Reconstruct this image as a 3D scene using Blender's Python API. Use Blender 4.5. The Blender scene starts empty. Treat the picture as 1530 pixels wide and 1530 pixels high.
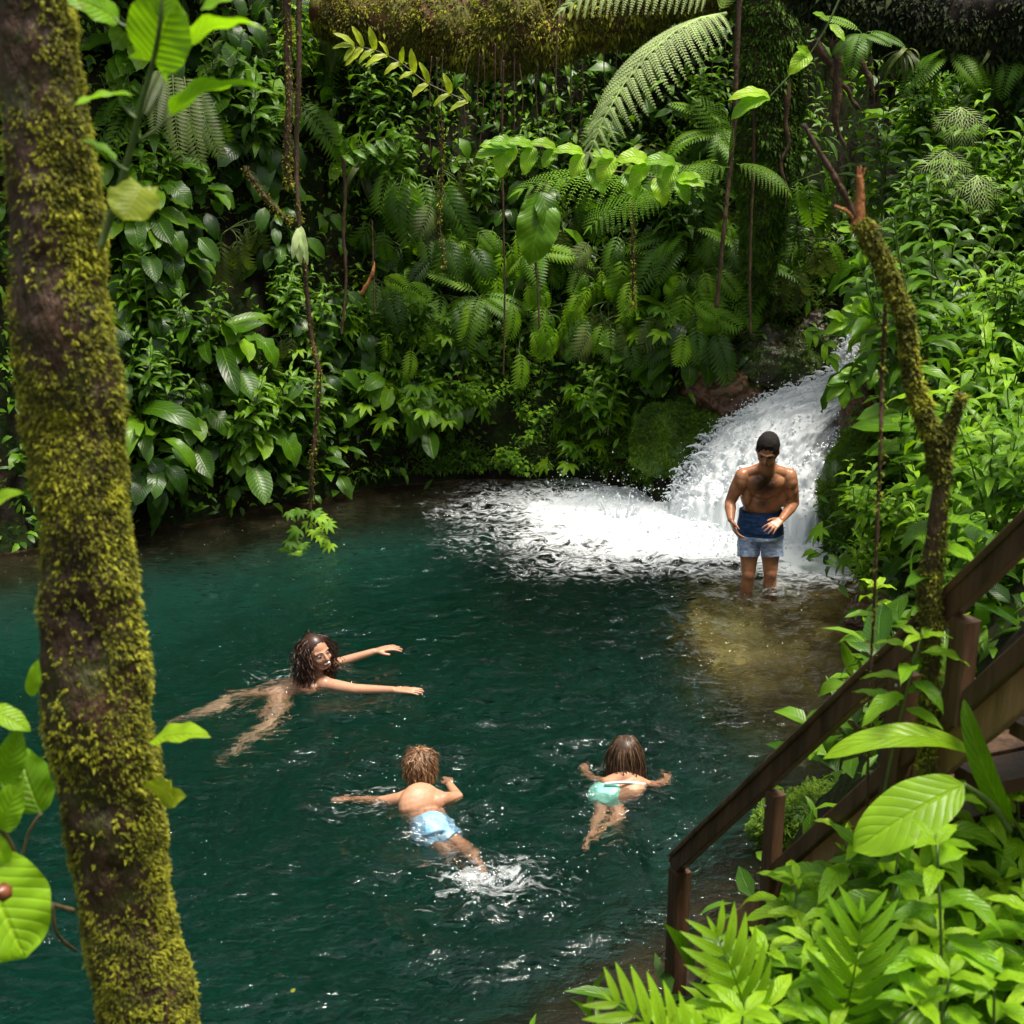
import bpy, bmesh, math, random
import numpy as np
from mathutils import Vector, Matrix
R = math.radians
rng = np.random.default_rng(7)
random.seed(7)
sc = bpy.context.scene
col = sc.collection

# ------------------------------------------------------------------ camera maths
F_PX, CX, CY, H = 1900.0, 765.0, 765.0, 3.2
TH = math.atan(540 / F_PX)
ct, st = math.cos(TH), math.sin(TH)
CAM = np.array([0, 0, H])
def ray(px, py):
    u = (px - CX) / F_PX; v = (py - CY) / F_PX
    return np.array([u, ct - v * st, -st - v * ct])
def PZ(px, py, z=0.0):
    d = ray(px, py); t = (z - H) / d[2]; return CAM + d * t
def PY(px, py, Y):
    d = ray(px, py); return CAM + d * (Y / d[1])
def PC(px, py, zc):
    return CAM + ray(px, py) * zc
def proj(p):
    p = np.asarray(p, float) - CAM
    zc = p[..., 1] * ct - p[..., 2] * st
    up = p[..., 1] * st + p[..., 2] * ct
    return CX + F_PX * p[..., 0] / zc, CY - F_PX * up / zc, zc

# ------------------------------------------------------------------ noise
_L = rng.random((64, 64, 64))
def vn(P, s=1.0, off=0.0):
    P = np.asarray(P, float) * s + off
    i = np.floor(P).astype(int); f = P - i; f = f * f * (3 - 2 * f); i &= 63; j = (i + 1) & 63
    x0, y0, z0 = i[..., 0], i[..., 1], i[..., 2]; x1, y1, z1 = j[..., 0], j[..., 1], j[..., 2]
    fx, fy, fz = f[..., 0], f[..., 1], f[..., 2]
    a = _L[x0, y0, z0] * (1 - fx) + _L[x1, y0, z0] * fx
    b = _L[x0, y1, z0] * (1 - fx) + _L[x1, y1, z0] * fx
    c = _L[x0, y0, z1] * (1 - fx) + _L[x1, y0, z1] * fx
    d = _L[x0, y1, z1] * (1 - fx) + _L[x1, y1, z1] * fx
    return ((a * (1 - fy) + b * fy) * (1 - fz) + (c * (1 - fy) + d * fy) * fz) * 2 - 1
def fbm(P, s=1.0, o=4, off=0.0, g=0.5):
    r = 0; a = 1.0; n = 0
    for k in range(o):
        r = r + a * vn(P, s * 2.03 ** k, off + 17.3 * k); n += a; a *= g
    return r / n
def nrm(v):
    v = np.asarray(v, float)
    return v / np.maximum(np.linalg.norm(v, axis=-1, keepdims=True), 1e-9)
def sst(a, b, x):
    t = np.clip((x - a) / (b - a), 0, 1); return t * t * (3 - 2 * t)

# ------------------------------------------------------------------ mesh building
class MB:
    def __init__(s):
        s.v = []; s.q = []; s.uv = []; s.r = []; s.m = []; s.n = 0
    def add(s, V, Q, UV=None, rnd=0.5, mat=0):
        V = np.asarray(V, float).reshape(-1, 3); Q = np.asarray(Q, int)
        s.v.append(V); s.q.append(Q + s.n)
        s.uv.append(np.zeros((len(V), 2)) if UV is None else np.asarray(UV, float))
        s.r.append(np.full(len(V), rnd) if np.isscalar(rnd) else np.asarray(rnd, float))
        s.m.append(np.full(len(Q), mat, int)); s.n += len(V)
    def inst(s, T, P, D, N, S, rnd, mat=0):
        """instances of template T=(V,Q,UV): base P, along D, normal hint N, scale S"""
        V, Q, UV = T
        P = np.asarray(P, float).reshape(-1, 3); n = len(P)
        if n == 0: return
        D = nrm(np.broadcast_to(D, (n, 3))); N = np.broadcast_to(N, (n, 3))
        X = nrm(np.cross(D, N)); Z = np.cross(X, D)
        S = np.broadcast_to(S, (n,))[:, None, None]; rnd = np.broadcast_to(rnd, (n,))
        W = (V[None, :, 0:1] * X[:, None] + V[None, :, 1:2] * D[:, None] + V[None, :, 2:3] * Z[:, None]) * S + P[:, None]
        k = len(V)
        QQ = (Q[None] + (np.arange(n) * k)[:, None, None]).reshape(-1, 4)
        s.add(W.reshape(-1, 3), QQ, np.tile(UV, (n, 1)), np.repeat(rnd, k), mat)
    def tube(s, pts, rad, seg=8, rnd=0.5, mat=0, bump=0.0, bs=8.0, cap=True, steps=0, seed=0.0):
        pts = np.asarray(pts, float); rad = np.broadcast_to(np.asarray(rad, float), (len(pts),)).copy()
        if steps: pts, rad = resample(pts, rad, steps)
        n = len(pts)
        T = nrm(np.gradient(pts, axis=0))
        ref = np.array([0, 1, 0.05]) if abs(T[0][2]) > 0.6 else np.array([0, 0, 1.0])
        A = nrm(np.cross(T, ref)); B = np.cross(T, A)
        th = np.linspace(0, 2 * math.pi, seg, endpoint=False)
        dirs = A[:, None] * np.cos(th)[None, :, None] + B[:, None] * np.sin(th)[None, :, None]
        r = rad[:, None] * np.ones(seg)[None]
        V = pts[:, None] + dirs * r[..., None]
        if bump:
            d = fbm(V, bs, 4, seed) * bump + fbm(V * np.array([1, 1, .35]), bs * 2.2, 2, seed + 5) * bump * .6
            V = V + dirs * d[..., None]
        i, j = np.meshgrid(np.arange(n - 1), np.arange(seg), indexing='ij'); j2 = (j + 1) % seg
        Q = np.stack([i * seg + j, i * seg + j2, (i + 1) * seg + j2, (i + 1) * seg + j], -1).reshape(-1, 4)
        L = np.concatenate([[0], np.cumsum(np.linalg.norm(np.diff(pts, axis=0), axis=1))])
        UV = np.stack([np.tile(np.arange(seg) / seg, (n, 1)), np.tile(L[:, None], (1, seg))], -1).reshape(-1, 2)
        VV = V.reshape(-1, 3)
        if cap:
            VV = np.concatenate([VV, pts[:1], pts[-1:]]); UV = np.concatenate([UV, [[0, 0]], [[0, 1]]])
            j = np.arange(seg); j2 = (j + 1) % seg; a = n * seg; b = a + 1
            j3 = np.arange(0, seg - 1, 2)
            Q = np.concatenate([Q, np.stack([np.full(len(j3), a), (j3 + 2) % seg, j3 + 1, j3], -1),
                                np.stack([np.full(len(j3), b), (n - 1) * seg + j3, (n - 1) * seg + j3 + 1, (n - 1) * seg + (j3 + 2) % seg], -1)])
        s.add(VV, Q, UV, rnd, mat)
        return V, dirs
    def build(s, name, mats, parent=None, smooth=True):
        me = bpy.data.meshes.new(name)
        V = np.concatenate(s.v); Q = np.concatenate(s.q); UV = np.concatenate(s.uv); r = np.concatenate(s.r); m = np.concatenate(s.m)
        me.vertices.add(len(V)); me.vertices.foreach_set('co', V.astype(np.float32).ravel())
        me.loops.add(len(Q) * 4); me.loops.foreach_set('vertex_index', Q.astype(np.int32).ravel())
        me.polygons.add(len(Q)); me.polygons.foreach_set('loop_start', np.arange(0, len(Q) * 4, 4, dtype=np.int32))
        me.polygons.foreach_set('loop_total', np.full(len(Q), 4, np.int32))
        me.polygons.foreach_set('use_smooth', np.full(len(Q), smooth))
        me.polygons.foreach_set('material_index', m.astype(np.int32))
        me.update(calc_edges=True)
        ul = me.uv_layers.new(name='UVMap'); ul.data.foreach_set('uv', UV[Q.ravel()].astype(np.float32).ravel())
        at = me.attributes.new('rnd', 'FLOAT', 'POINT'); at.data.foreach_set('value', r.astype(np.float32))
        for k in (mats if isinstance(mats, (list, tuple)) else [mats]): me.materials.append(k)
        me.validate()
        o = bpy.data.objects.new(name, me); col.objects.link(o); o.parent = parent
        return o
def _split(s, name, mats, root):
    for k in range(len(s.v)):
        c = MB(); V = s.v[k]; off = s.q[k].min(); c.add(V, s.q[k] - off, s.uv[k], s.r[k], 0); reparent(c.build(name, mats[int(s.m[k][0])]), root)
MB.split = _split
def resample(pts, rad, n):
    """Catmull-Rom through pts"""
    k = len(pts); t = np.linspace(0, k - 1, n); i = np.minimum(t.astype(int), k - 2); f = (t - i)[:, None]
    g = lambda a, j: a[np.clip(j, 0, k - 1)]
    p0, p1, p2, p3 = g(pts, i - 1), g(pts, i), g(pts, i + 1), g(pts, i + 2)
    P = .5 * (2 * p1 + (p2 - p0) * f + (2 * p0 - 5 * p1 + 4 * p2 - p3) * f ** 2 + (3 * p1 - p0 - 3 * p2 + p3) * f ** 3)
    rr = rad[i] * (1 - f[:, 0]) + rad[i + 1] * f[:, 0]
    return P, rr
def tag(o, label=None, cat=None, group=None, kind=None):
    if label: o['label'] = label
    if cat: o['category'] = cat
    if group: o['group'] = group
    if kind: o['kind'] = kind
    return o
def empty(name, loc=(0, 0, 0)):
    o = bpy.data.objects.new(name, None); o.location = loc; o.empty_display_size = .1; col.objects.link(o); return o
def reparent(ch, root):
    """child built in world space goes under a root with a location"""
    ch.parent = root; ch.location = [-c for c in root.location]
    return ch

# ------------------------------------------------------------------ materials
def nodes(name):
    m = bpy.data.materials.new(name); m.use_nodes = True; nt = m.node_tree
    for n in list(nt.nodes): nt.nodes.remove(n)
    return m, nt
class NT:
    def __init__(s, nt): s.nt = nt
    def n(s, t, ins=None, **kw):
        n = s.nt.nodes.new(t)
        for k, v in kw.items(): setattr(n, k, v)
        for k, v in (ins or {}).items():
            if isinstance(v, bpy.types.NodeSocket): s.nt.links.new(v, n.inputs[k])
            else: n.inputs[k].default_value = v
        return n
    def ramp(s, fac, stops, interp='LINEAR'):
        n = s.nt.nodes.new('ShaderNodeValToRGB'); s.nt.links.new(fac, n.inputs[0]); n.color_ramp.interpolation = interp
        e = n.color_ramp.elements
        while len(e) < len(stops): e.new(.5)
        for i, (p, c) in enumerate(stops):
            e[i].position = p; e[i].color = (*c, 1) if len(c) == 3 else c
        return n.outputs[0]
    def math(s, op, a, b=0.5, c=None, clamp=False):
        n = s.n('ShaderNodeMath', operation=op, use_clamp=clamp)
        for i, v in enumerate([a, b] + ([c] if c is not None else [])):
            if isinstance(v, bpy.types.NodeSocket): s.nt.links.new(v, n.inputs[i])
            else: n.inputs[i].default_value = v
        return n.outputs[0]
    def mix(s, fac, a, b, mode='MIX'):
        n = s.n('ShaderNodeMix', data_type='RGBA', blend_type=mode)
        for k, v in ((0, fac), (6, a), (7, b)):
            if isinstance(v, bpy.types.NodeSocket): s.nt.links.new(v, n.inputs[k])
            else: n.inputs[k].default_value = v if (k == 0 or len(v) == 4) else (*v, 1)
        return n.outputs[2]
    def noise(s, scale, detail=4, rough=.55, vec=None, dist=0.0, out=0):
        ins = {'Scale': scale, 'Detail': detail, 'Roughness': rough, 'Distortion': dist}
        if vec is not None: ins['Vector'] = vec
        return s.n('ShaderNodeTexNoise', ins).outputs[out]
    def coord(s, k='Object'): return s.n('ShaderNodeTexCoord').outputs[k]
    def mapping(s, vec, scale=(1, 1, 1), loc=(0, 0, 0)):
        return s.n('ShaderNodeMapping', {'Vector': vec, 'Scale': scale, 'Location': loc}).outputs[0]
    def out(s, surf, vol=None, disp=None):
        o = s.n('ShaderNodeOutputMaterial'); s.nt.links.new(surf, o.inputs[0])
        if vol is not None: s.nt.links.new(vol, o.inputs[1])

def leaf_mat(name, dark, mid, light, rough=.33, transl=.35, veins=12, vein_str=.35, spot=.0, hue=0.0):
    m, nt = nodes(name); g = NT(nt)
    rnd = g.n('ShaderNodeAttribute', attribute_name='rnd').outputs['Fac']
    oi = g.n('ShaderNodeObjectInfo').outputs['Random']
    f = g.math('ADD', g.math('MULTIPLY', rnd, .75), g.math('MULTIPLY', oi, .25))
    c = g.ramp(f, [(0.02, dark), (.5, mid), (.93, light)])
    uv = g.n('ShaderNodeSeparateXYZ', {0: g.coord('UV')})
    au = g.math('ABSOLUTE', g.math('SUBTRACT', uv.outputs[0], .5))
    rib = g.math('SUBTRACT', 1.0, g.math('MULTIPLY', au, 22.0), clamp=True)
    ph = g.math('SUBTRACT', g.math('MULTIPLY', uv.outputs[1], float(veins)), g.math('MULTIPLY', au, veins * .55))
    vv = g.math('POWER', g.math('ABSOLUTE', g.math('SINE', g.math('MULTIPLY', ph, math.pi))), .35)
    n1 = g.noise(7, 3, .6, g.coord('Object'))
    c = g.mix(g.math('MULTIPLY', rib, .45), c, light)
    c = g.mix(g.math('MULTIPLY', g.math('SUBTRACT', 1.0, vv), .30), c, light)
    c = g.mix(1.0, c, g.ramp(n1, [(.3, (.70, .70, .70)), (.7, (1.15, 1.15, 1.1))]), 'MULTIPLY')
    if spot:
        sp = g.noise(22, 4, .65, g.coord('Object'))
        c = g.mix(g.ramp(sp, [(.655, (0, 0, 0)), (.69, (spot,) * 3)]), c, (.16, .10, .02))
    bmp = g.n('ShaderNodeBump', {'Strength': vein_str, 'Distance': .004, 'Height': g.math('ADD', vv, g.math('MULTIPLY', rib, -1.5))}).outputs[0]
    b = g.n('ShaderNodeBsdfPrincipled', {'Base Color': c, 'Roughness': rough, 'Normal': bmp, 'Specular IOR Level': .36})
    tc = g.mix(1.0, c, (1.5, 1.6, .5), 'MULTIPLY')
    t = g.n('ShaderNodeBsdfTranslucent', {'Color': tc, 'Normal': bmp})
    s = g.n('ShaderNodeMixShader', {0: transl, 1: b.outputs[0], 2: t.outputs[0]})
    g.out(s.outputs[0]); return m
def bark_mat(name, dark, light, rough=.7, scale=9, moss=None, mossamt=.5, bump=.7, stretch=.3):
    m, nt = nodes(name); g = NT(nt)
    co = g.coord(); n1 = g.noise(scale, 6, .65, g.mapping(co, (1, 1, stretch))); n2 = g.noise(scale * 5, 4, .6, g.mapping(co, (1, 1, stretch)))
    c = g.ramp(g.math('ADD', g.math('MULTIPLY', n1, .7), g.math('MULTIPLY', n2, .3)), [(.32, dark), (.68, light)])
    if moss:
        c = g.mix(g.ramp(g.noise(scale * .6, 6, .7, co, .4), [(mossamt - .06, (0, 0, 0)), (mossamt + .06, (1, 1, 1))]), c, moss)
    bm = g.n('ShaderNodeBump', {'Strength': bump, 'Distance': .02, 'Height': g.math('ADD', n1, n2)}).outputs[0]
    g.out(g.n('ShaderNodeBsdfPrincipled', {'Base Color': c, 'Roughness': g.ramp(n2, [(.3, (rough - .25,) * 3), (.7, (rough,) * 3)]), 'Normal': bm, 'Specular IOR Level': .22 if 'log' in name else .4}).outputs[0]); return m
def skin_mat(name, c1, c2, rough=.42, patches=()):
    m, nt = nodes(name); g = NT(nt); co = g.coord()
    c = g.ramp(g.noise(9, 5, .65, co), [(.3, c1), (.72, c2)])
    c = g.mix(g.ramp(g.noise(45, 3, .6, co), [(.5, (0, 0, 0)), (.75, (.35, .35, .35))]), c, tuple(x * .7 for x in c1))
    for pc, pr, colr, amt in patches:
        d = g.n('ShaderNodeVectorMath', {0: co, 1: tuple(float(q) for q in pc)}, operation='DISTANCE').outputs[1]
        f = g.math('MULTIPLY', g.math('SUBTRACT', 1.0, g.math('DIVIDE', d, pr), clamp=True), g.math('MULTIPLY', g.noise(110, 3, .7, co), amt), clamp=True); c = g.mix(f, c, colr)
    bm = g.n('ShaderNodeBump', {'Strength': .25, 'Distance': .004, 'Height': g.noise(60, 3, .6, co)}).outputs[0]
    g.out(g.n('ShaderNodeBsdfPrincipled', {'Base Color': c, 'Roughness': rough, 'Normal': bm, 'Subsurface Weight': .12, 'Subsurface Radius': (.02, .008, .004), 'Subsurface Scale': .6}).outputs[0]); return m
def plain(name, c, rough=.5, c2=None, scale=30, bump=.2, **kw):
    m, nt = nodes(name); g = NT(nt); co = g.coord(); n = g.noise(scale, 4, .6, co)
    cc = g.ramp(n, [(.3, c), (.7, c2 or tuple(min(1, x * 1.25) for x in c))])
    bm = g.n('ShaderNodeBump', {'Strength': bump, 'Distance': .005, 'Height': n}).outputs[0]
    ins = {'Base Color': cc, 'Roughness': rough, 'Normal': bm}; ins.update(kw)
    g.out(g.n('ShaderNodeBsdfPrincipled', ins).outputs[0]); return m

M = {}
M['dark'] = leaf_mat('leaf_dark', (.008, .028, .002), (.026, .080, .005), (.070, .165, .010), .30, .22, 11)
M['mid'] = leaf_mat('leaf_mid', (.018, .060, .003), (.070, .180, .006), (.19, .36, .014), .34, .32, 10, spot=.5)
M['bright'] = leaf_mat('leaf_bright', (.040, .12, .004), (.13, .30, .008), (.32, .54, .018), .36, .42, 9, .5, spot=.25)
M['lush'] = leaf_mat('leaf_lush', (.050, .15, .005), (.17, .37, .008), (.40, .62, .025), .36, .42, 9, .6, spot=.5)
M['pale'] = leaf_mat('leaf_pale', (.30, .42, .13), (.50, .62, .27), (.70, .78, .45), .5, .40, 6, .2)
M['yellow'] = leaf_mat('leaf_yellow', (.20, .28, .012), (.33, .42, .02), (.50, .55, .05), .42, .40, 8, .3)
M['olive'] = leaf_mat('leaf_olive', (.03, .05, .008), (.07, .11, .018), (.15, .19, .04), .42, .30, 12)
M['moss'] = leaf_mat('moss_tuft', (.010, .012, .002), (.105, .110, .007), (.40, .40, .026), .8, .30, 2, .0)
M['mossg'] = leaf_mat('moss_green', (.012, .035, .002), (.055, .13, .006), (.16, .27, .014), .8, .30, 2, .0)
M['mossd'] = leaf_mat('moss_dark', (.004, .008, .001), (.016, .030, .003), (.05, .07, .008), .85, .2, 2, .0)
M['stem'] = plain('green_stem', (.05, .10, .02), .5, (.12, .16, .04))
M['stemb'] = plain('brown_stem', (.05, .035, .015), .6, (.13, .09, .04))
M['vine'] = bark_mat('vine_bark', (.020, .011, .006), (.12, .06, .03), .7, 25, (.06, .075, .008), .62)
M['bark'] = bark_mat('trunk_bark', (.008, .005, .003), (.105, .052, .026), .7, 14, (.045, .045, .008), .53, 1.0)
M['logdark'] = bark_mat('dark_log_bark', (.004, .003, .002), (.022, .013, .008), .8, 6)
M['logbark'] = bark_mat('log_bark', (.010, .006, .003), (.12, .05, .018), .8, 6, (.10, .10, .01), .52)
M['fresh'] = bark_mat('broken_wood', (.16, .05, .015), (.42, .17, .05), .7, 20)
M['wood'] = bark_mat('stair_wood', (.018, .010, .005), (.125, .066, .034), .6, 7, (.035, .04, .012), .72, .35, .12)
M['woodl'] = bark_mat('stringer_wood', (.13, .07, .034), (.48, .28, .14), .6, 7, (.05, .055, .02), .70, .35, .12)
M['metal'] = plain('bolt_metal', (.35, .35, .33), .45, **{'Metallic': .9})

# ------------------------------------------------------------------ leaf templates
def leaf(W=.35, a=.7, b=1.1, ns=7, nw=4, droop=.6, fold=.2, wave=0.0, base=0.0, twist=0.0):
    t = np.linspace(0, 1, ns + 1); w = (t ** a) * ((1 - t) ** b); w = w / w.max() * W * .5
    w = np.maximum(w, .004); w[0] = max(.008, base * W * .5)
    ph = -.25 * droop + droop * 1.25 * t; dy = np.cos(ph); dz = -np.sin(ph)
    y = np.concatenate([[0], np.cumsum((dy[1:] + dy[:-1]) / 2)]) / ns; z = np.concatenate([[0], np.cumsum((dz[1:] + dz[:-1]) / 2)]) / ns
    u = np.linspace(-1, 1, nw + 1)
    X = u[None] * w[:, None]; Y = np.repeat(y[:, None], nw + 1, 1) - (np.abs(u)[None] * w[:, None] * .0)
    if base: Y = Y - base * .22 * (np.abs(u)[None]) * np.exp(-t[:, None] * 9) 
    Z = z[:, None] + fold * np.abs(X) + wave * np.sin(t * 17)[:, None] * (u[None] ** 2) * W * np.sign(u)[None] 
    if twist:
        an = twist * t[:, None]; X, Z = X * np.cos(an), Z + X * np.sin(an)
    V = np.stack([X, Y, Z], -1).reshape(-1, 3)
    UV = np.stack([np.tile((u / 2 + .5), (ns + 1, 1)), np.repeat(t[:, None], nw + 1, 1)], -1).reshape(-1, 2)
    i, j = np.meshgrid(np.arange(ns), np.arange(nw), indexing='ij'); k = nw + 1
    Q = np.stack([i * k + j, i * k + j + 1, (i + 1) * k + j + 1, (i + 1) * k + j], -1).reshape(-1, 4)
    return V, Q, UV
def bend(V, k, twist=0):
    V = V.copy()
    if abs(k) > 1e-4:
        y = V[:, 1]; z = V[:, 2]; a = k * y
        V[:, 1] = np.sin(a) / k + z * np.sin(a); V[:, 2] = -(1 - np.cos(a)) / k + z * np.cos(a)
    return V
def pinnate(n=11, L=.38, ang=55, W=.28, droop=1.0, t0=.12, prof=(.5, .55), sub=0, term=True, ns=3, lift=.12, rach=.012, ld=.5, subL=.2):
    """rachis with leaflets, unit length along +Y"""
    mb = MB(); lf = leaf(W, .5, .9, ns, 2, ld, .15)
    ts = np.linspace(t0, .97, n)
    for sgn in (-1, 1):
        pr = ((ts - t0 + .05) ** prof[0]) * ((1.03 - ts) ** prof[1]); pr = pr / pr.max()
        an = np.radians(ang - 18 * ts)
        P = np.stack([np.zeros(n), ts, np.zeros(n)], -1)
        D = np.stack([sgn * np.sin(an), np.cos(an), np.full(n, lift)], -1)
        if not sub:
            mb.inst(lf, P, D, (0, 0, 1), pr * L, .5 + .0 * ts)
        else:
            for q in range(n):
                d = nrm(D[q]); Lq = pr[q] * L
                if Lq < .02: continue
                side = nrm(np.cross(d, [0, 0, 1])); tt = np.linspace(.06, .96, sub)
                pp = P[q] + d * tt[:, None] * Lq + np.array([0, 0, -1.]) * (tt[:, None] ** 2) * Lq * .25
                for s2 in (-1, 1):
                    dd = side * s2 * .85 + d * .55
                    mb.inst(leaf(.42, .4, .8, 2, 2, .3, .1), pp, dd, (0, 0, 1), Lq * subL * (1 - tt) ** .6 + .004, .5)
                pl = P[q] + d * np.linspace(0, 1, 5)[:, None] * Lq + np.array([0, 0, -1.]) * (np.linspace(0, 1, 5)[:, None] ** 2) * Lq * .25
                mb.tube(pl, np.linspace(.0035, .001, 5), 3, cap=False)
    if term: mb.inst(lf, [[0, .96, 0]], [[0, 1, 0]], (0, 0, 1), L * .4, .5)
    mb.tube(np.stack([np.zeros(7), np.linspace(0, 1, 7), np.zeros(7)], -1), np.linspace(rach, rach * .3, 7), 4, cap=False)
    V = np.concatenate(mb.v); Q = np.concatenate(mb.q); UV = np.concatenate(mb.uv)
    return bend(V, droop), Q, UV
def palmate(n=5, W=.3, spread=150, droop=.7):
    mb = MB(); 
    for k in range(n):
        a = R(-spread / 2 + spread * k / (n - 1)); s = 1 - .35 * abs(a) / R(spread / 2)
        mb.inst(leaf(W, .7, .9, 5, 2, droop, .15), [[0, 0, 0]], [[math.sin(a), math.cos(a), .1]], (0, 0, 1), s, .5)
    return np.concatenate(mb.v), np.concatenate(mb.q), np.concatenate(mb.uv)

T_ovate = [leaf(.50, .65, .85, 6, 4, d, f, w) for d, f, w in ((.5, .25, .05), (.9, .1, .08), (1.3, .3, .04))]
T_broad = [leaf(.62, .5, .75, 7, 4, d, f, w, .5) for d, f, w in ((.6, .2, .06), (1.1, .1, .1), (.3, .3, .05))]
T_lance = [leaf(.27, .8, 1.15, 7, 4, d, f, w) for d, f, w in ((.6, .3, .08), (1.1, .2, .12), (1.6, .15, .06))]
T_long = [leaf(.24, .7, .55, 9, 4, d, f, w) for d, f, w in ((.4, .35, .04), (1.0, .3, .04), (1.6, .2, .06))]
T_strap = [leaf(.10, .35, .6, 7, 2, d, .3, .1) for d in (.8, 1.6, 2.2)]
T_cheap = [leaf(.46, .65, .9, 3, 2, d, .25) for d in (.5, 1.1)]
T_cheapl = [leaf(.25, .75, 1.0, 3, 2, d, .25) for d in (.6, 1.3)]
T_blade = [leaf(.22, .5, .8, 2, 2, d, .2) for d in (.8, 1.6)]
T_mossf = [leaf(.30, .4, .7, 2, 2, d, .3, .1) for d in (.6, 1.6, 1.0)]
T_moss = [leaf(.5, .5, .4, 2, 2, d, .3, .1) for d in (.5, 1.3)]
T_pinn = [pinnate(10, .40, 60, .20, d, .14, (.35, .5), ns=4, ld=.6) for d in (.5, 1.1, 1.7)]
T_fern = [pinnate(17, .24, 72, .24, d, .08, (.5, .7), ns=3) for d in (.6, 1.2, 1.9)]
T_palm = [palmate(5), palmate(7, .26, 200)]

# ------------------------------------------------------------------ terrain
def W2(px, py): p = PZ(px, py, 0); return (p[0], p[1])
SHORE = [(-7.5, 2.2), (-3.2, 2.6), (-.6, 3.5), W2(985, 1530), W2(1075, 1425), W2(1120, 1350), W2(1185, 1260), W2(1290, 1150), W2(1335, 1010), W2(1300, 905),
         W2(1262, 850), W2(1235, 822), W2(1100, 795), W2(985, 764), W2(955, 736), W2(860, 716), W2(730, 720), W2(600, 727), W2(480, 746), W2(300, 782), W2(200, 792), W2(0, 830), (-8.5, 10.2)]
SH = np.array(SHORE)
def sdf(x, y):
    """+ inside pool"""
    P = np.stack([x, y], -1).reshape(-1, 2); d = np.full(len(P), 1e9); ins = np.zeros(len(P), bool)
    for k in range(len(SH)):
        a = SH[k]; b = SH[(k + 1) % len(SH)]; e = b - a
        t = np.clip(((P - a) @ e) / (e @ e), 0, 1); d = np.minimum(d, np.linalg.norm(P - a - t[:, None] * e, axis=1))
        c = ((a[1] <= P[:, 1]) & (b[1] > P[:, 1])) | ((b[1] <= P[:, 1]) & (a[1] > P[:, 1]))
        with np.errstate(divide='ignore', invalid='ignore'):
            xi = a[0] + (P[:, 1] - a[1]) / (b[1] - a[1]) * e[0]
        ins ^= c & (P[:, 0] < xi)
    return np.where(ins, d, -d).reshape(np.shape(x))
FALL = [((1385, 432), (1432, 446), 14.4, 14.4), ((1335, 462), (1375, 474), 13.4, 13.4), ((1277, 492), (1312, 494), 12.6, 12.6), ((1256, 535), (1301, 532), 12.4, 12.3),
        ((1236, 568), (1294, 572), 12.25, 12.0), ((1140, 607), (1287, 603), 12.1, 11.75), ((1068, 652), (1264, 645), 12.0, 11.5), ((1032, 700), (1250, 695), 11.9, 11.2),
        ((1006, 742), (1240, 752), 11.8, 10.95), ((986, 770), (1234, 818), 11.66, 10.65)]
FL = np.array([PC(*a, za) for a, b, za, zb in FALL]); FR = np.array([PC(*b, zb) for a, b, za, zb in FALL])
def height(x, y):
    x = np.asarray(x, float); y = np.asarray(y, float); d = sdf(x, y)
    P = np.stack([x, y, np.zeros_like(x)], -1)
    n = fbm(P, .8, 4, 3.0); n2 = fbm(P, 3.0, 3, 9.0)
    wf = sst(9.0, 11.0, y) * (1 - sst(3.2, 4.2, x)); wn = 1 - sst(3.0, 4.6, y + .6 * np.maximum(0, x - .5)); wl = sst(-3.5, -5.5, x)
    o = np.maximum(-d, 0)
    slope = 1.55 * (1 - wf) + 3.4 * wf; slope = slope * (1 - wn) + .48 * wn
    z = o * slope * (1 + .25 * n) + n2 * .12 * np.clip(o * 3, 0, 1)
    cap = 6.2 * (1 - wn) + 1.7 * wn
    z = np.where(z > cap, cap + (z - cap) * .12, z)
    # pool bed
    md = 2.0
    shal = np.exp(-(((x - 1.95) / 1.15) ** 2 + ((y - 8.6) / 1.4) ** 2)) * 1.8 + np.exp(-(((x - .7) / .9) ** 2 + ((y - 4.2) / 1.0) ** 2)) * .75
    shal = shal + .45 * sst(10.6, 12.2, y - .25 * x)
    di = np.maximum(d, 0)
    zb = -np.minimum(md, .10 + di * 1.15) + np.minimum(shal, 1.55) * np.clip(di * 1.2, 0, 1) ; zb = np.minimum(zb, -.08 - .24 * np.clip(di * 1.5, 0, 1))
    zb = zb + n2 * .10 * np.clip(di * 2, 0, 1)
    z = np.where(d > 0, zb, z)
    z = np.where((d <= 0), np.maximum(z, -.1), z)
    # channel of the fall and the stream above it
    best = np.full(np.shape(x), 9.0); zt = np.zeros(np.shape(x))
    for k in range(len(FL) - 1):
        A0, A1, B0, B1 = FL[k], FR[k], FL[k + 1], FR[k + 1]
        for t in (0, .25, .5, .75, 1):
            a = A0 * (1 - t) + B0 * t; b = A1 * (1 - t) + B1 * t; e = (b - a)[:2]; ee = e @ e
            s = ((x - a[0]) * e[0] + (y - a[1]) * e[1]) / ee; sc_ = np.clip(s, 0, 1)
            dd = np.hypot(x - a[0] - sc_ * e[0], y - a[1] - sc_ * e[1]); zz = a[2] * (1 - sc_) + b[2] * sc_ - .16
            m = dd < best; best = np.where(m, dd, best); zt = np.where(m, zz, zt)
    lim = zt + np.maximum(0, best - .10) * 2.2 + n2 * .05
    w = sst(1.2, .5, best)
    z = np.where(best < 1.3, np.minimum(z, lim) * w + z * (1 - w), z)
    z = np.where(best < .14, np.maximum(z, np.minimum(lim, zt)), z)
    return z
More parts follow.
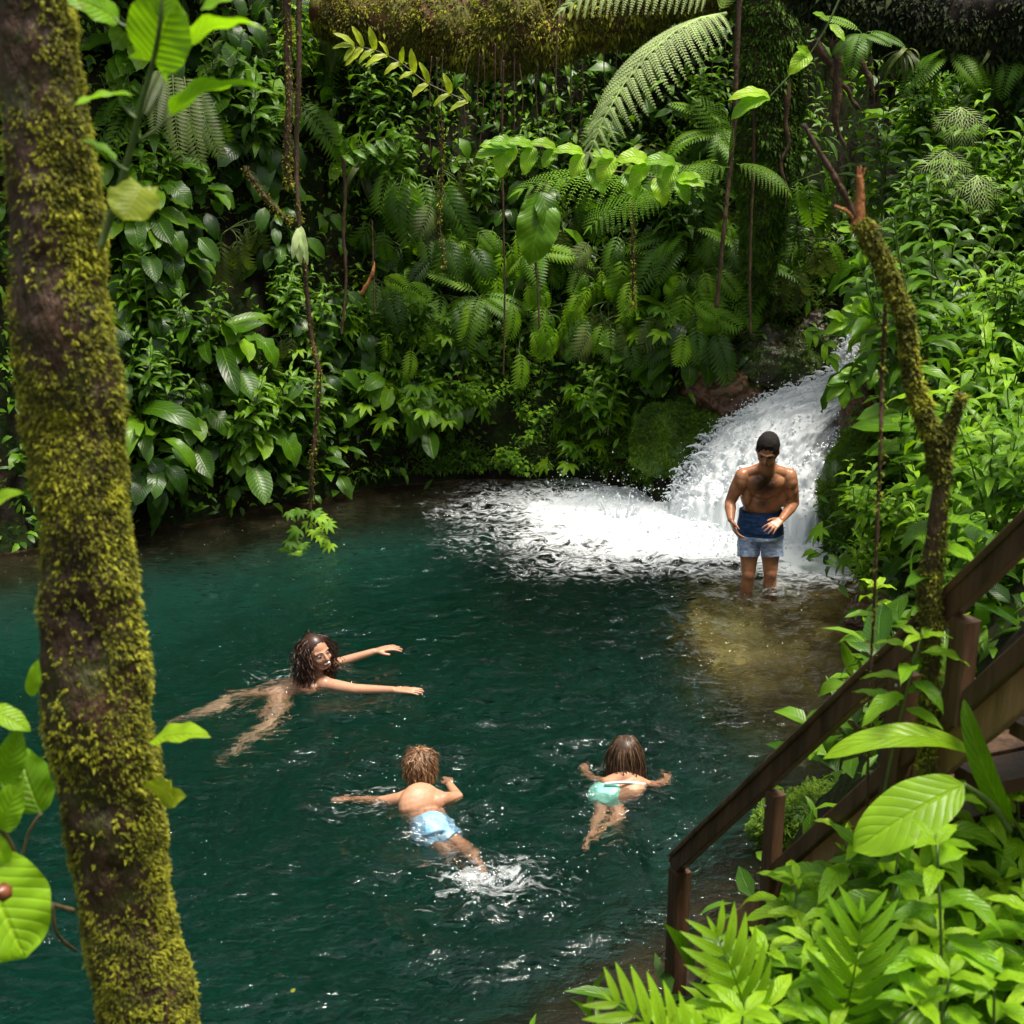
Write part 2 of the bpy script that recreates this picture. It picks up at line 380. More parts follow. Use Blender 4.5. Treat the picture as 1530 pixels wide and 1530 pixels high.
def nearfall(x, y):
    d = np.full(np.shape(x), 9.)
    for k in range(len(FL) - 1):
        for t in (0, .33, .66, 1):
            a = FL[k] * (1 - t) + FL[k + 1] * t; b_ = FR[k] * (1 - t) + FR[k + 1] * t; e = (b_ - a)[:2]
            s = np.clip(((x - a[0]) * e[0] + (y - a[1]) * e[1]) / (e @ e), 0, 1); d = np.minimum(d, np.hypot(x - a[0] - s * e[0], y - a[1] - s * e[1]))
    return d
def hit(px, py, y0=1.5, y1=19.0):
    """march the pixel's ray to the terrain"""
    d = ray(px, py); t = np.linspace(y0 / d[1], y1 / d[1], 500); P = CAM + d * t[:, None]
    h = height(P[:, 0], P[:, 1]); k = np.argmax(P[:, 2] < h)
    if not (P[:, 2] < h).any(): return None
    return P[k]
def tnormal(p, e=.12):
    hx = height(np.array([p[0] + e, p[0] - e, p[0], p[0]]), np.array([p[1], p[1], p[1] + e, p[1] - e]))
    return nrm(np.array([-(hx[0] - hx[1]) / (2 * e), -(hx[2] - hx[3]) / (2 * e), 1]))

def grid(x0, x1, nx, y0, y1, ny):
    X, Y = np.meshgrid(np.linspace(x0, x1, nx), np.linspace(y0, y1, ny), indexing='xy')
    i, j = np.meshgrid(np.arange(ny - 1), np.arange(nx - 1), indexing='ij')
    Q = np.stack([i * nx + j, i * nx + j + 1, (i + 1) * nx + j + 1, (i + 1) * nx + j], -1).reshape(-1, 4)
    return X, Y, Q
X, Y, Q = grid(-14, 14, 380, -6, 24, 400)
Z = height(X, Y)
P3 = np.stack([X, Y, Z], -1)
gx = np.gradient(Z, axis=1) / (28 / 379); gy = np.gradient(Z, axis=0) / (30 / 399)
steep = np.clip(np.hypot(gx, gy) / 3, 0, 1)
P3[..., 1] -= steep * fbm(P3, 2.2, 4, 1.0) * .22; P3[..., 2] += steep * fbm(P3, 2.5, 3, 31.0) * .12
mb = MB(); mb.add(P3.reshape(-1, 3), Q, np.stack([X, Y], -1).reshape(-1, 2), .5)
def ground_mat():
    m, nt = nodes('bank_soil'); g = NT(nt); co = g.coord(); z = g.n('ShaderNodeSeparateXYZ', {0: co}).outputs[2]
    n = g.noise(3.2, 7, .65, co); n2 = g.noise(22, 4, .6, co)
    soil = g.ramp(g.math('ADD', g.math('MULTIPLY', n, .7), g.math('MULTIPLY', n2, .3)), [(.3, (.004, .003, .002)), (.55, (.012, .008, .004)), (.75, (.06, .028, .013))])
    mossc = g.ramp(n2, [(.3, (.003, .007, .001)), (.7, (.020, .038, .004))])
    land = g.mix(g.ramp(g.noise(1.9, 6, .7, co, .3), [(.44, (0, 0, 0)), (.54, (1, 1, 1))]), soil, mossc)
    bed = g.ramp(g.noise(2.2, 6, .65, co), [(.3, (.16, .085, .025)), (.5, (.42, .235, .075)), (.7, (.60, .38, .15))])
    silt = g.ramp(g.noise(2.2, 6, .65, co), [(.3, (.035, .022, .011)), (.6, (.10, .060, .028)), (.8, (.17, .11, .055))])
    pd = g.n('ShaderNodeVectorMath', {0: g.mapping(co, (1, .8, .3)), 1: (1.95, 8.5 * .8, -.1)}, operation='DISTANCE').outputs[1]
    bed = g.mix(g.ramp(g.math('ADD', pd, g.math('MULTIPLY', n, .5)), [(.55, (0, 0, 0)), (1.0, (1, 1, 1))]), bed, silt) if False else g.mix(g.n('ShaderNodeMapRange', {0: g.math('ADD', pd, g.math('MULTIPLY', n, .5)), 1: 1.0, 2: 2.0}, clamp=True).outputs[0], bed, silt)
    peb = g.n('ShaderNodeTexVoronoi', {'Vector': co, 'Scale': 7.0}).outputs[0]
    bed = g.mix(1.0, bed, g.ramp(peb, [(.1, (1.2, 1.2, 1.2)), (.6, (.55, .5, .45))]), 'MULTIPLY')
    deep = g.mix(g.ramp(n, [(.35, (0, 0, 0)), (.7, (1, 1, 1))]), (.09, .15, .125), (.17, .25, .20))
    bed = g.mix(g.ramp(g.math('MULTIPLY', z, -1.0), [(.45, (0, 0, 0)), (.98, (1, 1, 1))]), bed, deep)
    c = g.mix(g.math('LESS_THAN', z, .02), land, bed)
    bm = g.n('ShaderNodeBump', {'Strength': .8, 'Distance': .05, 'Height': g.math('ADD', n, g.math('MULTIPLY', n2, .4))}).outputs[0]
    g.out(g.n('ShaderNodeBsdfPrincipled', {'Base Color': c, 'Roughness': .8, 'Normal': bm, 'Specular IOR Level': .15}).outputs[0]); return m
M['ground'] = ground_mat()
ter = mb.build('terrain', M['ground']); tag(ter, 'dark soil banks and pool bed under the jungle plants', kind='structure')
# outer ground sheet to the horizon, below the valley floor
X, Y, Q = grid(-300, 300, 61, -300, 300, 61)
Zf = 4.0 + 6 * fbm(np.stack([X, Y, X * 0], -1), .02, 3) ; Zf = np.where((abs(X) < 16) & (Y > -12) & (Y < 28), -4.0, Zf)
mb = MB(); mb.add(np.stack([X, Y, Zf], -1).reshape(-1, 3), Q); g_ = mb.build('ground', M['ground']); tag(g_, 'forest floor beyond the pool banks', kind='structure')

# ------------------------------------------------------------------ water
SWIM = [PZ(475, 1020, 0), PZ(628, 1190, 0), PZ(930, 1165, 0)]
MAN = PZ(1135, 876, 0)
KICK = PZ(735, 1320, 0)
def water_h(X, Y):
    P = np.stack([X, Y, X * 0], -1)
    src = np.array([2.0, 11.0]); r = np.hypot(X - src[0], Y - src[1])
    warp = fbm(P, .9, 3, 2.) * .5
    amp = .0055 + .010 * np.exp(-np.maximum(r - 1, 0) / 3.2)
    rid = lambda a: 1 - 2 * np.abs(a)
    h = amp * (1.1 * rid(vn(P * np.array([1.0, 1.7, 1]), 3.1, 5)) + .9 * rid(vn(P * np.array([1., 1.6, 1]) + warp[..., None], 6.3, 8)) + .75 * rid(vn(P * np.array([1., 1.5, 1]), 13., 11)) + .28 * rid(vn(P * np.array([1., 1.4, 1]), 24., 19)))
    h += .004 * np.sin(r * 14 + warp * 9) * np.exp(-r / 5)
    h += .010 * fbm(P, 1.3, 2, 44.)
    for s, a in zip(SWIM + [MAN, KICK], (.012, .013, .013, .008, .014)):
        q = np.hypot(X - s[0], (Y - s[1])); h += 1.25 * a * np.sin(q * 13 + warp * 8) * np.exp(-((q - .5) / .5) ** 2)
    fo = foam_mask(X, Y)
    h += fo * (.045 * fbm(P, 3.5, 3, 7.) + .015)
    return h
def foam_mask(X, Y):
    a = np.array([1.25, 11.15]); b = np.array([2.65, 10.05]); e = b - a
    t = np.clip(((X - a[0]) * e[0] + (Y - a[1]) * e[1]) / (e @ e), 0, 1); dy_ = Y - a[1] - t * e[1]; dx_ = X - a[0] - t * e[0]; d = np.hypot(dx_, dy_ * np.where(dy_ < 0, 1.0 + .75 * sst(.2, .9, t), 1.0))
    P = np.stack([X, Y, X * 0], -1)
    d2 = d + .35 * fbm(P, 1.6, 3, 70.)
    m = .60 * np.clip((2.4 - d2) / 1.9, 0, 1) + .40 * sst(1.25, .5, d2)
    lf = np.exp(-(((X - 1.0) / 1.0) ** 2 + ((Y - 10.6) / .62) ** 2)) * .80
    return np.clip(np.maximum(m, lf), 0, 1)
X, Y, Q = grid(-9, 6, 560, 1.9, 14.2, 480)
Zw = water_h(X, Y); FO = foam_mask(X, Y)
for s, rr, a in ((KICK, .32, .30), (SWIM[1] + np.array([-.25, -.05, 0]), .3, .17), (SWIM[2], .30, .15), (SWIM[0] + np.array([-.2, .1, 0]), .3, .14)):
    FO = np.maximum(FO, a * np.exp(-((np.hypot(X - s[0], (Y - s[1]) * 1.4)) / rr) ** 2))
VV = np.stack([X, Y, Zw], -1).reshape(-1, 3)
mb = MB(); mb.add(VV, Q, np.stack([X, Y], -1).reshape(-1, 2), FO.ravel())
ny, nx = X.shape
ring = np.concatenate([np.arange(nx), np.arange(1, ny) * nx + nx - 1, (ny - 1) * nx + np.arange(nx - 2, -1, -1), np.arange(ny - 2, 0, -1) * nx])
low = VV[ring].copy(); low[:, 2] = -3.2
base = len(VV); k = len(ring); mb.v.append(low); mb.uv.append(np.zeros((k, 2))); mb.r.append(np.zeros(k))
i = np.arange(k); mb.q.append(np.stack([ring[i], base + i, base + (i + 1) % k, ring[(i + 1) % k]], -1)); mb.m.append(np.zeros(k, int)); mb.n += k
c4 = [base, base + nx - 1, base + nx - 1 + ny - 1, base + 2 * nx - 2 + ny - 1]
BOT = [c4[3], c4[2], c4[1], c4[0]]
# bottom fan: ring closed with one centre point
cen = mb.n; mb.v.append(np.array([[-1.5, 8, -3.2]])); mb.uv.append(np.zeros((1, 2))); mb.r.append(np.zeros(1)); mb.n += 1
ii = np.arange(0, k, 2); mb.q.append(np.stack([np.full(len(ii), cen), base + (ii + 2) % k, base + ii + 1, base + ii], -1)); mb.m.append(np.zeros(len(ii), int))
def water_mat():
    m, nt = nodes('pool_water'); g = NT(nt); co = g.coord()
    b1 = g.noise(9, 3, .55, g.mapping(co, (1, 1.5, 1)), .3); b2 = g.noise(34, 3, .5, g.mapping(co, (1, 1.4, 1)), .2)
    b3 = g.math('MAXIMUM', g.math('SUBTRACT', g.noise(15, 2, .45, g.mapping(co, (.55, 1.6, 1)), .5), .60), 0.0)
    hgt = g.math('ADD', g.math('ADD', g.math('MULTIPLY', b1, .62), g.math('MULTIPLY', b2, .15)), g.math('MULTIPLY', b3, 6.0))
    bm = g.n('ShaderNodeBump', {'Strength': 1.0, 'Distance': .042, 'Height': hgt}).outputs[0]
    wat = g.n('ShaderNodeBsdfPrincipled', {'Base Color': (1, 1, 1, 1), 'Roughness': .015, 'IOR': 1.333, 'Transmission Weight': 1.0, 'Normal': bm})
    fo = g.n('ShaderNodeAttribute', attribute_name='rnd').outputs['Fac']
    wc = g.n('ShaderNodeVectorMath', {0: co, 1: g.n('ShaderNodeVectorMath', {0: g.noise(2.5, 3, .5, co, 0, 1), 'Scale': .55}, operation='SCALE').outputs[0]}, operation='ADD').outputs[0]
    n1 = g.noise(5.5, 7, .62, g.mapping(wc, (.75, 1.7, 1)), .8); n2 = g.noise(20, 4, .55, g.mapping(wc, (.7, 1.6, 1)))
    r1 = g.math('MULTIPLY', g.math('ABSOLUTE', g.math('SUBTRACT', n1, .5)), 3.2)          # ridged lace
    pat = g.math('ADD', g.math('SUBTRACT', 1.0, r1), g.math('MULTIPLY', g.math('SUBTRACT', n2, .5), .7))
    th = g.math('SUBTRACT', 1.27, g.math('MULTIPLY', fo, 1.30))
    f = g.n('ShaderNodeMapRange', {0: g.math('SUBTRACT', pat, th), 1: -.16, 2: .42}, clamp=True).outputs[0]
    f = g.math('MULTIPLY', f, g.math('GREATER_THAN', fo, .02))
    fm = g.n('ShaderNodeBump', {'Strength': .8, 'Distance': .03, 'Height': n1}).outputs[0]
    foam = g.n('ShaderNodeBsdfPrincipled', {'Base Color': (.86, .90, .92, 1), 'Roughness': .55, 'Normal': fm})
    s = g.n('ShaderNodeMixShader', {0: g.math('MULTIPLY', f, .96), 1: wat.outputs[0], 2: foam.outputs[0]})
    vol = g.n('ShaderNodeVolumeAbsorption', {'Color': (.24, .67, .635, 1), 'Density': 1.25})
    g.out(s.outputs[0], vol.outputs[0]); return m
M['water'] = water_mat()
wat = mb.build('water', M['water']); tag(wat, 'teal green rippled water of the jungle pool with white foam', kind='structure')

# ------------------------------------------------------------------ waterfall
def fall_mat(cov, name):
    m, nt = nodes(name); g = NT(nt); uv = g.coord('UV'); co = g.coord()
    warp = g.n('ShaderNodeVectorMath', {0: uv, 1: g.n('ShaderNodeVectorMath', {0: g.noise(3, 3, .5, uv, 0, 1), 'Scale': .12}, operation='SCALE').outputs[0]}, operation='ADD').outputs[0]
    n1 = g.noise(1, 5, .6, g.mapping(warp, (11, 2.6, 1)), .5); n2 = g.noise(1, 4, .6, g.mapping(warp, (30, 7, 1)), .3)
    a = g.math('ADD', g.math('MULTIPLY', n1, .6), g.math('MULTIPLY', n2, .4))
    att = g.n('ShaderNodeAttribute', attribute_name='rnd').outputs['Fac']
    f = g.n('ShaderNodeMapRange', {0: g.math('ADD', a, g.math('SUBTRACT', att, .5)), 1: cov - .06, 2: cov + .08}, clamp=True).outputs[0]
    bm = g.n('ShaderNodeBump', {'Strength': .45, 'Distance': .04, 'Height': a}).outputs[0]
    w = g.n('ShaderNodeBsdfPrincipled', {'Base Color': (.90, .93, .95, 1), 'Roughness': .4, 'Normal': bm})
    tl = g.n('ShaderNodeBsdfTranslucent', {'Color': (.8, .85, .9, 1), 'Normal': bm})
    ww = g.n('ShaderNodeMixShader', {0: .35, 1: w.outputs[0], 2: tl.outputs[0]})
    gl = g.n('ShaderNodeBsdfGlossy', {'Color': (.8, .85, .9, 1), 'Roughness': .15, 'Normal': bm}); tr = g.n('ShaderNodeBsdfTransparent')
    thin = g.n('ShaderNodeMixShader', {0: .18, 1: tr.outputs[0], 2: gl.outputs[0]})
    s = g.n('ShaderNodeMixShader', {0: f, 1: thin.outputs[0], 2: ww.outputs[0]}); g.out(s.outputs[0]); return m
def fall_sheet(off, cov_mat, name, parent, seed, amp):
    nu, nt_ = 200, 260; k = len(FL)
    tt = np.linspace(0, k - 1, nt_); L, _ = resample(FL, np.zeros(k), nt_); Rr, _ = resample(FR, np.zeros(k), nt_)
    u = np.linspace(0, 1, nu)
    V = L[:, None] * (1 - u)[None, :, None] + Rr[:, None] * u[None, :, None]
    wdt = np.linalg.norm(Rr - L, axis=1)
    bul = np.sin(u * math.pi)[None] ** .6 * .10 * np.clip(wdt / .8, 0.3, 1.2)[:, None]
    q = tt / (k - 1)
    UV = np.stack([u[None] * wdt[:, None], np.repeat((q * 3.4)[:, None], nu, 1)], -1)
    PN = np.stack([UV[..., 0] * 1.0, UV[..., 1] * .36, UV[..., 0] * 0 + seed], -1)
    n = fbm(PN, 7.0, 4, seed, .55)
    ripl = np.abs(fbm(PN, 3.0, 3, seed + 9))
    V[..., 2] -= (.3 * sst(.93, 1, q))[:, None]
    outw = np.array([-.25, -.75, .6])
    PI_ = np.stack([UV[..., 0], UV[..., 1] * .8, UV[..., 0] * 0 + seed + 2], -1); n3 = np.abs(fbm(PI_, 6.5, 4, seed + 40.))
    V = V + outw * (bul + off + amp * (.55 * n + .4) + .09 * ripl + amp * 1.3 * n3)[..., None]
    ed = np.minimum(u, 1 - u)[None] + .05 * fbm(PN, 9., 3, seed + 3)
    att = .30 + .36 * sst(0, .12, ed) + .20 * fbm(PN, 2.2, 3, seed + 20)
    # more rock showing lower right
    att -= .20 * sst(.55, .95, u)[None] * sst(.5, .7, q)[:, None] * sst(1.0, .8, q)[:, None]
    i, j = np.meshgrid(np.arange(nt_ - 1), np.arange(nu - 1), indexing='ij')
    Q = np.stack([i * nu + j, (i + 1) * nu + j, (i + 1) * nu + j + 1, i * nu + j + 1], -1).reshape(-1, 4)
    b = MB(); b.add(V.reshape(-1, 3), Q, UV.reshape(-1, 2), att.ravel()); return b.build(name, cov_mat, parent), V
wfr = empty('waterfall', tuple((FL[-1] + FR[-1]) / 2)); tag(wfr, 'white cascade of rushing water fanning out over rock into the pool', 'waterfall')
o1, V1 = fall_sheet(.0, fall_mat(.36, 'fall_under'), 'lower_sheet', wfr, 3.0, .05); reparent(o1, wfr)
o2, V2 = fall_sheet(.07, fall_mat(.45, 'fall_over'), 'upper_sheet', wfr, 12.0, .10); reparent(o2, wfr)
# splashes and droplets
def octa():
    v = np.array([[0, 0, 1], [1, 0, 0], [0, 1, 0], [-1, 0, 0], [0, -1, 0], [0, 0, -1], [.7, .7, 0], [-.7, .7, 0]], float)
    q = np.array([[0, 1, 6, 2], [0, 2, 7, 3], [0, 3, 4, 0], [0, 4, 1, 0], [5, 2, 6, 1], [5, 3, 7, 2], [5, 4, 3, 5], [5, 1, 4, 5]])
    return v, q, np.zeros((8, 2))
OCT = octa()
def uvs(seg=16, ringn=10):
    th = np.linspace(0, math.pi, ringn + 1); ph = np.linspace(0, 2 * math.pi, seg, endpoint=False)
    V = np.stack([np.sin(th)[:, None] * np.cos(ph), np.sin(th)[:, None] * np.sin(ph), np.cos(th)[:, None] * np.ones(seg)], -1).reshape(-1, 3)
    i, j = np.meshgrid(np.arange(ringn), np.arange(seg), indexing='ij'); j2 = (j + 1) % seg
    return V, np.stack([i * seg + j, (i + 1) * seg + j, (i + 1) * seg + j2, i * seg + j2], -1).reshape(-1, 4)
SV, SQ = uvs(6, 4); DROP = (SV, SQ, np.zeros((len(SV), 2)))
b = MB(); n = 2600
ti = (rng.beta(2.2, 1.3, n) * (V2.shape[0] - 40) + 30).astype(int); ui = np.where(rng.random(n) < .55, (rng.beta(.7, 6, n) * 199), rng.random(n) * 199).astype(int)
pp = V2[ti, ui]; jump = rng.gamma(1.3, .035, n)
pp = pp + nrm(np.stack([rng.normal(-.4, .5, n), rng.normal(-.4, .4, n), np.abs(rng.normal(.7, .4, n))], -1)) * jump[:, None]
b.inst(DROP, pp, nrm(rng.normal(size=(n, 3))), (0.01, .02, 1), rng.gamma(2.0, .0028, n) * np.exp(-jump * 6) + .002, .5)
n = 1800; s_ = rng.random(n); bp = FL[-1] * (1 - s_)[:, None] + FR[-1] * s_[:, None]
bp = bp + np.stack([rng.normal(-.25, .40, n), rng.normal(-.15, .22, n), rng.gamma(1.2, .05, n)], -1)
b.inst(DROP, bp, nrm(rng.normal(size=(n, 3))), (0.01, .02, 1), rng.gamma(2.0, .0022, n) + .002, .5)
n = 900; bp = np.stack([rng.uniform(.3, 1.4, n), rng.normal(11.45, .25, n), rng.gamma(1.3, .07, n)], -1)
b.inst(DROP, bp, nrm(rng.normal(size=(n, 3))), (0.01, .02, 1), rng.gamma(2.0, .0014, n) + .002, .5)
# curling jets along the upper left edge of the fall
for k in range(70):
    q_ = int(70 + rng.beta(1.5, 1.2) * 180); u_ = int(rng.beta(.6, 7) * 199); p0 = V2[min(q_, 259), u_]
    d0 = nrm([rng.normal(-.45, .35), rng.normal(-.3, .3), rng.uniform(.5, 1.3)]); L_ = rng.uniform(.05, .15); t_ = np.linspace(0, 1, 6)[:, None]
    b.tube(p0 + d0 * t_ * L_ + np.array([-.03, 0, -.06]) * t_ ** 2 * 1.2, np.linspace(.018, .003, 6) * rng.uniform(.5, 1.2), 5, bump=.004, bs=40)
# crown splash in front of the bank left of the fall
for k in range(46):
    a_ = rng.uniform(0, 2 * math.pi); p0 = PZ(925, 775, 0) + np.array([math.cos(a_) * .13, math.sin(a_) * .10, 0]); d0 = nrm([math.cos(a_) * .5, math.sin(a_) * .4, rng.uniform(.8, 1.6)])
    L_ = rng.uniform(.06, .22); t_ = np.linspace(0, 1, 6)[:, None]; b.tube(p0 + d0 * t_ * L_, np.linspace(.014, .002, 6), 5, bump=.003, bs=50)
for s, nn, rr in ((KICK, 260, .22), (SWIM[1], 60, .3), (SWIM[2], 60, .25)):
    an = rng.random(nn) * 6.28; r_ = np.abs(rng.normal(0, rr, nn)); bp = np.stack([s[0] + np.cos(an) * r_, s[1] + np.sin(an) * r_ * .7, rng.gamma(1.2, .018, nn)], -1)
    b.inst(DROP, bp, nrm(rng.normal(size=(nn, 3))), (0.01, .02, 1), rng.gamma(2, .0008, nn) + .001, .5)
mf, nt = nodes('spray_white'); g = NT(nt)
g.out(g.n('ShaderNodeMixShader', {0: .3, 1: g.n('ShaderNodeBsdfPrincipled', {'Base Color': (.86, .9, .93, 1), 'Roughness': .25}).outputs[0], 2: g.n('ShaderNodeBsdfTranslucent', {'Color': (.8, .85, .9, 1)}).outputs[0]}).outputs[0])
M['spray'] = mf
tag(b.build('spray', mf), 'white spray and droplets thrown up by the falling water', kind='stuff')

# ------------------------------------------------------------------ rocks
M['rock'] = bark_mat('wet_rock', (.012, .010, .008), (.085, .055, .036), .5, 3.5, (.035, .060, .006), .50, .9, 1)
M['rockb'] = bark_mat('brown_rock', (.03, .015, .008), (.20, .10, .05), .5, 4, (.04, .06, .01), .64, .8, 1)
M['rockm'] = bark_mat('mossy_rock', (.010, .014, .004), (.05, .05, .018), .6, 4, (.045, .11, .008), .40, .9, 1)
def rock(name, c, rad, mat, label, seed, group=None):
    bm = bmesh.new(); bmesh.ops.create_icosphere(bm, subdivisions=6, radius=1)
    V = np.array([v.co for v in bm.verts]); n = fbm(V, 1.1, 5, seed) * .45 + .10 * np.round(fbm(V, 1.6, 2, seed + 4) * 4) / 2
    n = n + .13 * fbm(V, 4., 5, seed + 9.) - .10 * np.maximum(0, .12 - np.abs(fbm(V, 2.2, 3, seed + 2.))) * 4
    V = V * (1 + n)[:, None] * np.array(rad)
    for v, q in zip(bm.verts, V): v.co = q
    for f in bm.faces: f.smooth = True
    me = bpy.data.meshes.new(name); bm.to_mesh(me); bm.free(); me.materials.append(mat)
    o = bpy.data.objects.new(name, me); o.location = c; col.objects.link(o); tag(o, label, 'rock', group); return o
rock('boulder', PC(1150, 548, 12.35), (.52, .4, .34), M['rock'], 'large wet brown rock with green moss above the left side of the waterfall', 3.1)
rock('boulder', PC(1212, 508, 12.5), (.30, .35, .26), M['rock'], 'dark grey rock beside the narrow top of the waterfall', 8.1)
rock('boulder', PC(1070, 580, 12.2), (.40, .35, .34), M['rockb'], 'brown earthy rock under the hanging leaves left of the waterfall', 5.5)
rock('boulder', PC(1015, 660, 12.1), (.40, .3, .36), M['rockm'], 'moss covered rock at the water line left of the waterfall', 15.5)
rock('boulder', PC(1290, 640, 11.3), (.16, .35, .34), M['rockb'], 'reddish brown rock edging the right side of the waterfall', 12.5)
rock('boulder', PC(1292, 760, 10.4), (.30, .35, .62), M['rockm'], 'tall rock face with bright green moss right of the waterfall', 21.5)
rock('boulder', PC(1250, 775, 10.6), (.10, .2, .36), M['rock'], 'dark wet rock beside the foot of the waterfall', 26.5)
rock('boulder', PZ(1330, 925, -.02), (.30, .35, .16), M['rockb'], 'flat brown rock at the right edge of the pool', 2.5)
rock('boulder', PZ(1215, 1235, .0), (.26, .22, .17), M['rockm'], 'mossy rock in the water behind the handrail', 6.6)
rock('boulder', PZ(1003, 706, .0) + np.array([-1.0, .0, 0]), (.2, .15, .07), M['rockb'], 'low brown stone at the foot of the mossy bank', 36.6)

# ------------------------------------------------------------------ plants
def perp(D, up=(0, 0, 1)):
    return nrm(np.cross(D, up))
def gen_rosette(b, T, n, size, pet=.8, el=(-25, 60), az=95, mat=0, smat=1, out=(0, -1, 0), droop=.5, rs=None, sizej=.3, nup=.8):
    """leaves on petioles fanning from the root, outwards (-Y) and up"""
    for k in range(n):
        a = R(rs.uniform(-az, az)); e = R(rs.uniform(*el)); s = size * rs.uniform(1 - sizej, 1 + sizej)
        hd = np.array([math.sin(a), -math.cos(a), 0]); d = hd * math.cos(e) + np.array([0, 0, math.sin(e)])
        pl = pet * s * rs.uniform(.5, 1.5); t = np.linspace(0, 1, 4)[:, None]
        pts = d * t * pl + np.array([0, 0, -.15]) * (t ** 2) * pl; tip = pts[-1]
        if pl > .02: b.tube(pts, np.linspace(.005, .003, 4) * (size / .25) ** .5, 4, .4, smat, cap=False)
        ld = nrm(hd * rs.uniform(.4, 1.0) + np.array([rs.normal(0, .2), 0, math.sin(e) * .5 - droop * rs.uniform(.3, 1.6)]))
        b.inst(T[rs.integers(len(T))], [tip], [ld], [np.array([rs.normal(0, .25), -.45, nup]) + hd * .2], s, rs.random(), mat)
def gen_shrub(b, T, nst, hgt, lsize, node=.06, mat=0, smat=1, rs=None, lean=.5, opp=True, spread=.25, start=.2, droop=.2, flat=.0, sr=.006, per=1):
    for k in range(nst):
        a = rs.uniform(0, 2 * math.pi) if lean < .3 else R(rs.uniform(-85, 85)); L = hgt * rs.uniform(.6, 1.15)
        hd = np.array([math.sin(a), -math.cos(a), 0]); base = hd * rs.uniform(0, spread) * .4
        m = max(5, int(L / node)); t = np.linspace(0, 1, m + 1)[:, None]; ln = lean * rs.uniform(.4, 1.4)
        pts = base + hd * t * L * ln * .7 + np.array([0, 0, 1.]) * L * (t - droop * ln * t ** 2.2) + rs.normal(0, .004, (m + 1, 3)).cumsum(0)
        b.tube(pts, np.linspace(sr, sr * .4, m + 1), 5, .4, smat, cap=False)
        T_ = nrm(np.gradient(pts, axis=0))
        ph = rs.uniform(0, 6.28)
        for i in range(int(start * m), m + 1):
            tt = i / m; sz = lsize * (1.0 - .5 * tt ** 3) * rs.uniform(.75, 1.15) * (.6 + .4 * min(1, (1 - tt) * 3 + .5))
            ph += math.pi / 2 if opp else 2.4
            for q in ((0, math.pi) if opp else tuple(rs.uniform(0, 1.2, per))):
                A = perp(T_[i], (.1, .2, 1) if abs(T_[i][2]) < .95 else (0, 1, 0)); B = np.cross(T_[i], A)
                d = A * math.cos(ph + q) + B * math.sin(ph + q)
                if flat: d[2] *= 1 - flat
                up = rs.uniform(-.05, .55) + .5 * tt ** 4
                ld = nrm(d + T_[i] * up); pet = sz * .12
                b.inst(T[rs.integers(len(T))], [pts[i] + ld * pet * .3], [ld], [T_[i] * .7 + np.array([rs.normal(0, .2), -.25, .7])], sz, np.clip(rs.random() * .75 + .25 * tt, 0, 1), mat)
def protos(name, fn, mats, nvar):
    out = []
    for k in range(nvar):
        rs = np.random.default_rng(hash(name) % 1000 + k * 31 if False else sum(map(ord, name)) * 7 + k * 31); b = MB(); fn(b, rs); out.append((b, mats))
    return out
_mesh_cache = {}
def plant(name, var, loc, rz, scale, label, cat, group, tilt=0.0, lab_unique=None):
    key = (name, var)
    if key not in _mesh_cache:
        b, mats = PROTO[name][var]; o = b.build(name, mats); _mesh_cache[key] = o.data
    else:
        o = bpy.data.objects.new(name, _mesh_cache[key]); col.objects.link(o)
    o.location = loc; o.rotation_euler = (tilt, rng.normal(0, .12), rz); o.scale = (scale,) * 3
    tag(o, label, cat, group); return o
PROTO = {}
PROTO['broadleaf_plant'] = protos('broadleaf_plant', lambda b, r: gen_rosette(b, T_broad, 15, .24, .9, (-30, 65), 100, rs=r), [M['mid'], M['stem']], 3)
PROTO['glossy_plant'] = protos('glossy_plant', lambda b, r: gen_rosette(b, T_ovate, 18, .21, .8, (-45, 55), 100, rs=r, droop=.8), [M['dark'], M['stem']], 3)
PROTO['split_leaf_plant'] = protos('split_leaf_plant', lambda b, r: gen_rosette(b, T_pinn, 7, .38, .7, (-25, 50), 80, rs=r, droop=1.3, nup=.3), [M['mid'], M['stem']], 3)
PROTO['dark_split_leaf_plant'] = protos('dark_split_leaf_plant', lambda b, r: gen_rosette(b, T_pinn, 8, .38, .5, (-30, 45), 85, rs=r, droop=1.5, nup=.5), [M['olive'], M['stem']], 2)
PROTO['bright_split_leaf_plant'] = protos('bright_split_leaf_plant', lambda b, r: gen_rosette(b, T_pinn, 6, .36, .8, (-10, 50), 75, rs=r, droop=1.0, nup=.35), [M['bright'], M['stem']], 2)
PROTO['fern'] = protos('fern', lambda b, r: gen_rosette(b, T_fern, 9, .60, .15, (5, 65), 100, rs=r, droop=.5), [M['mid'], M['stem']], 3)
PROTO['leafy_shrub'] = protos('leafy_shrub', lambda b, r: gen_shrub(b, T_lance, 6, .62, .19, .065, rs=r), [M['mid'], M['stem']], 4)
PROTO['bright_shrub'] = protos('bright_shrub', lambda b, r: gen_shrub(b, T_lance, 6, .62, .19, .065, rs=r), [M['bright'], M['stem']], 4)
PROTO['small_herb'] = protos('small_herb', lambda b, r: gen_shrub(b, T_ovate, 6, .26, .085, .045, rs=r, lean=.8), [M['bright'], M['stem']], 3)
PROTO['long_leaf_plant'] = protos('long_leaf_plant', lambda b, r: gen_rosette(b, T_long, 9, .50, .35, (15, 80), 95, rs=r, droop=.3, nup=.6), [M['mid'], M['stem']], 3)
PROTO['palmate_plant'] = protos('palmate_plant', lambda b, r: gen_rosette(b, T_palm, 13, .17, 1.4, (-20, 60), 95, rs=r), [M['bright'], M['stem']], 2)
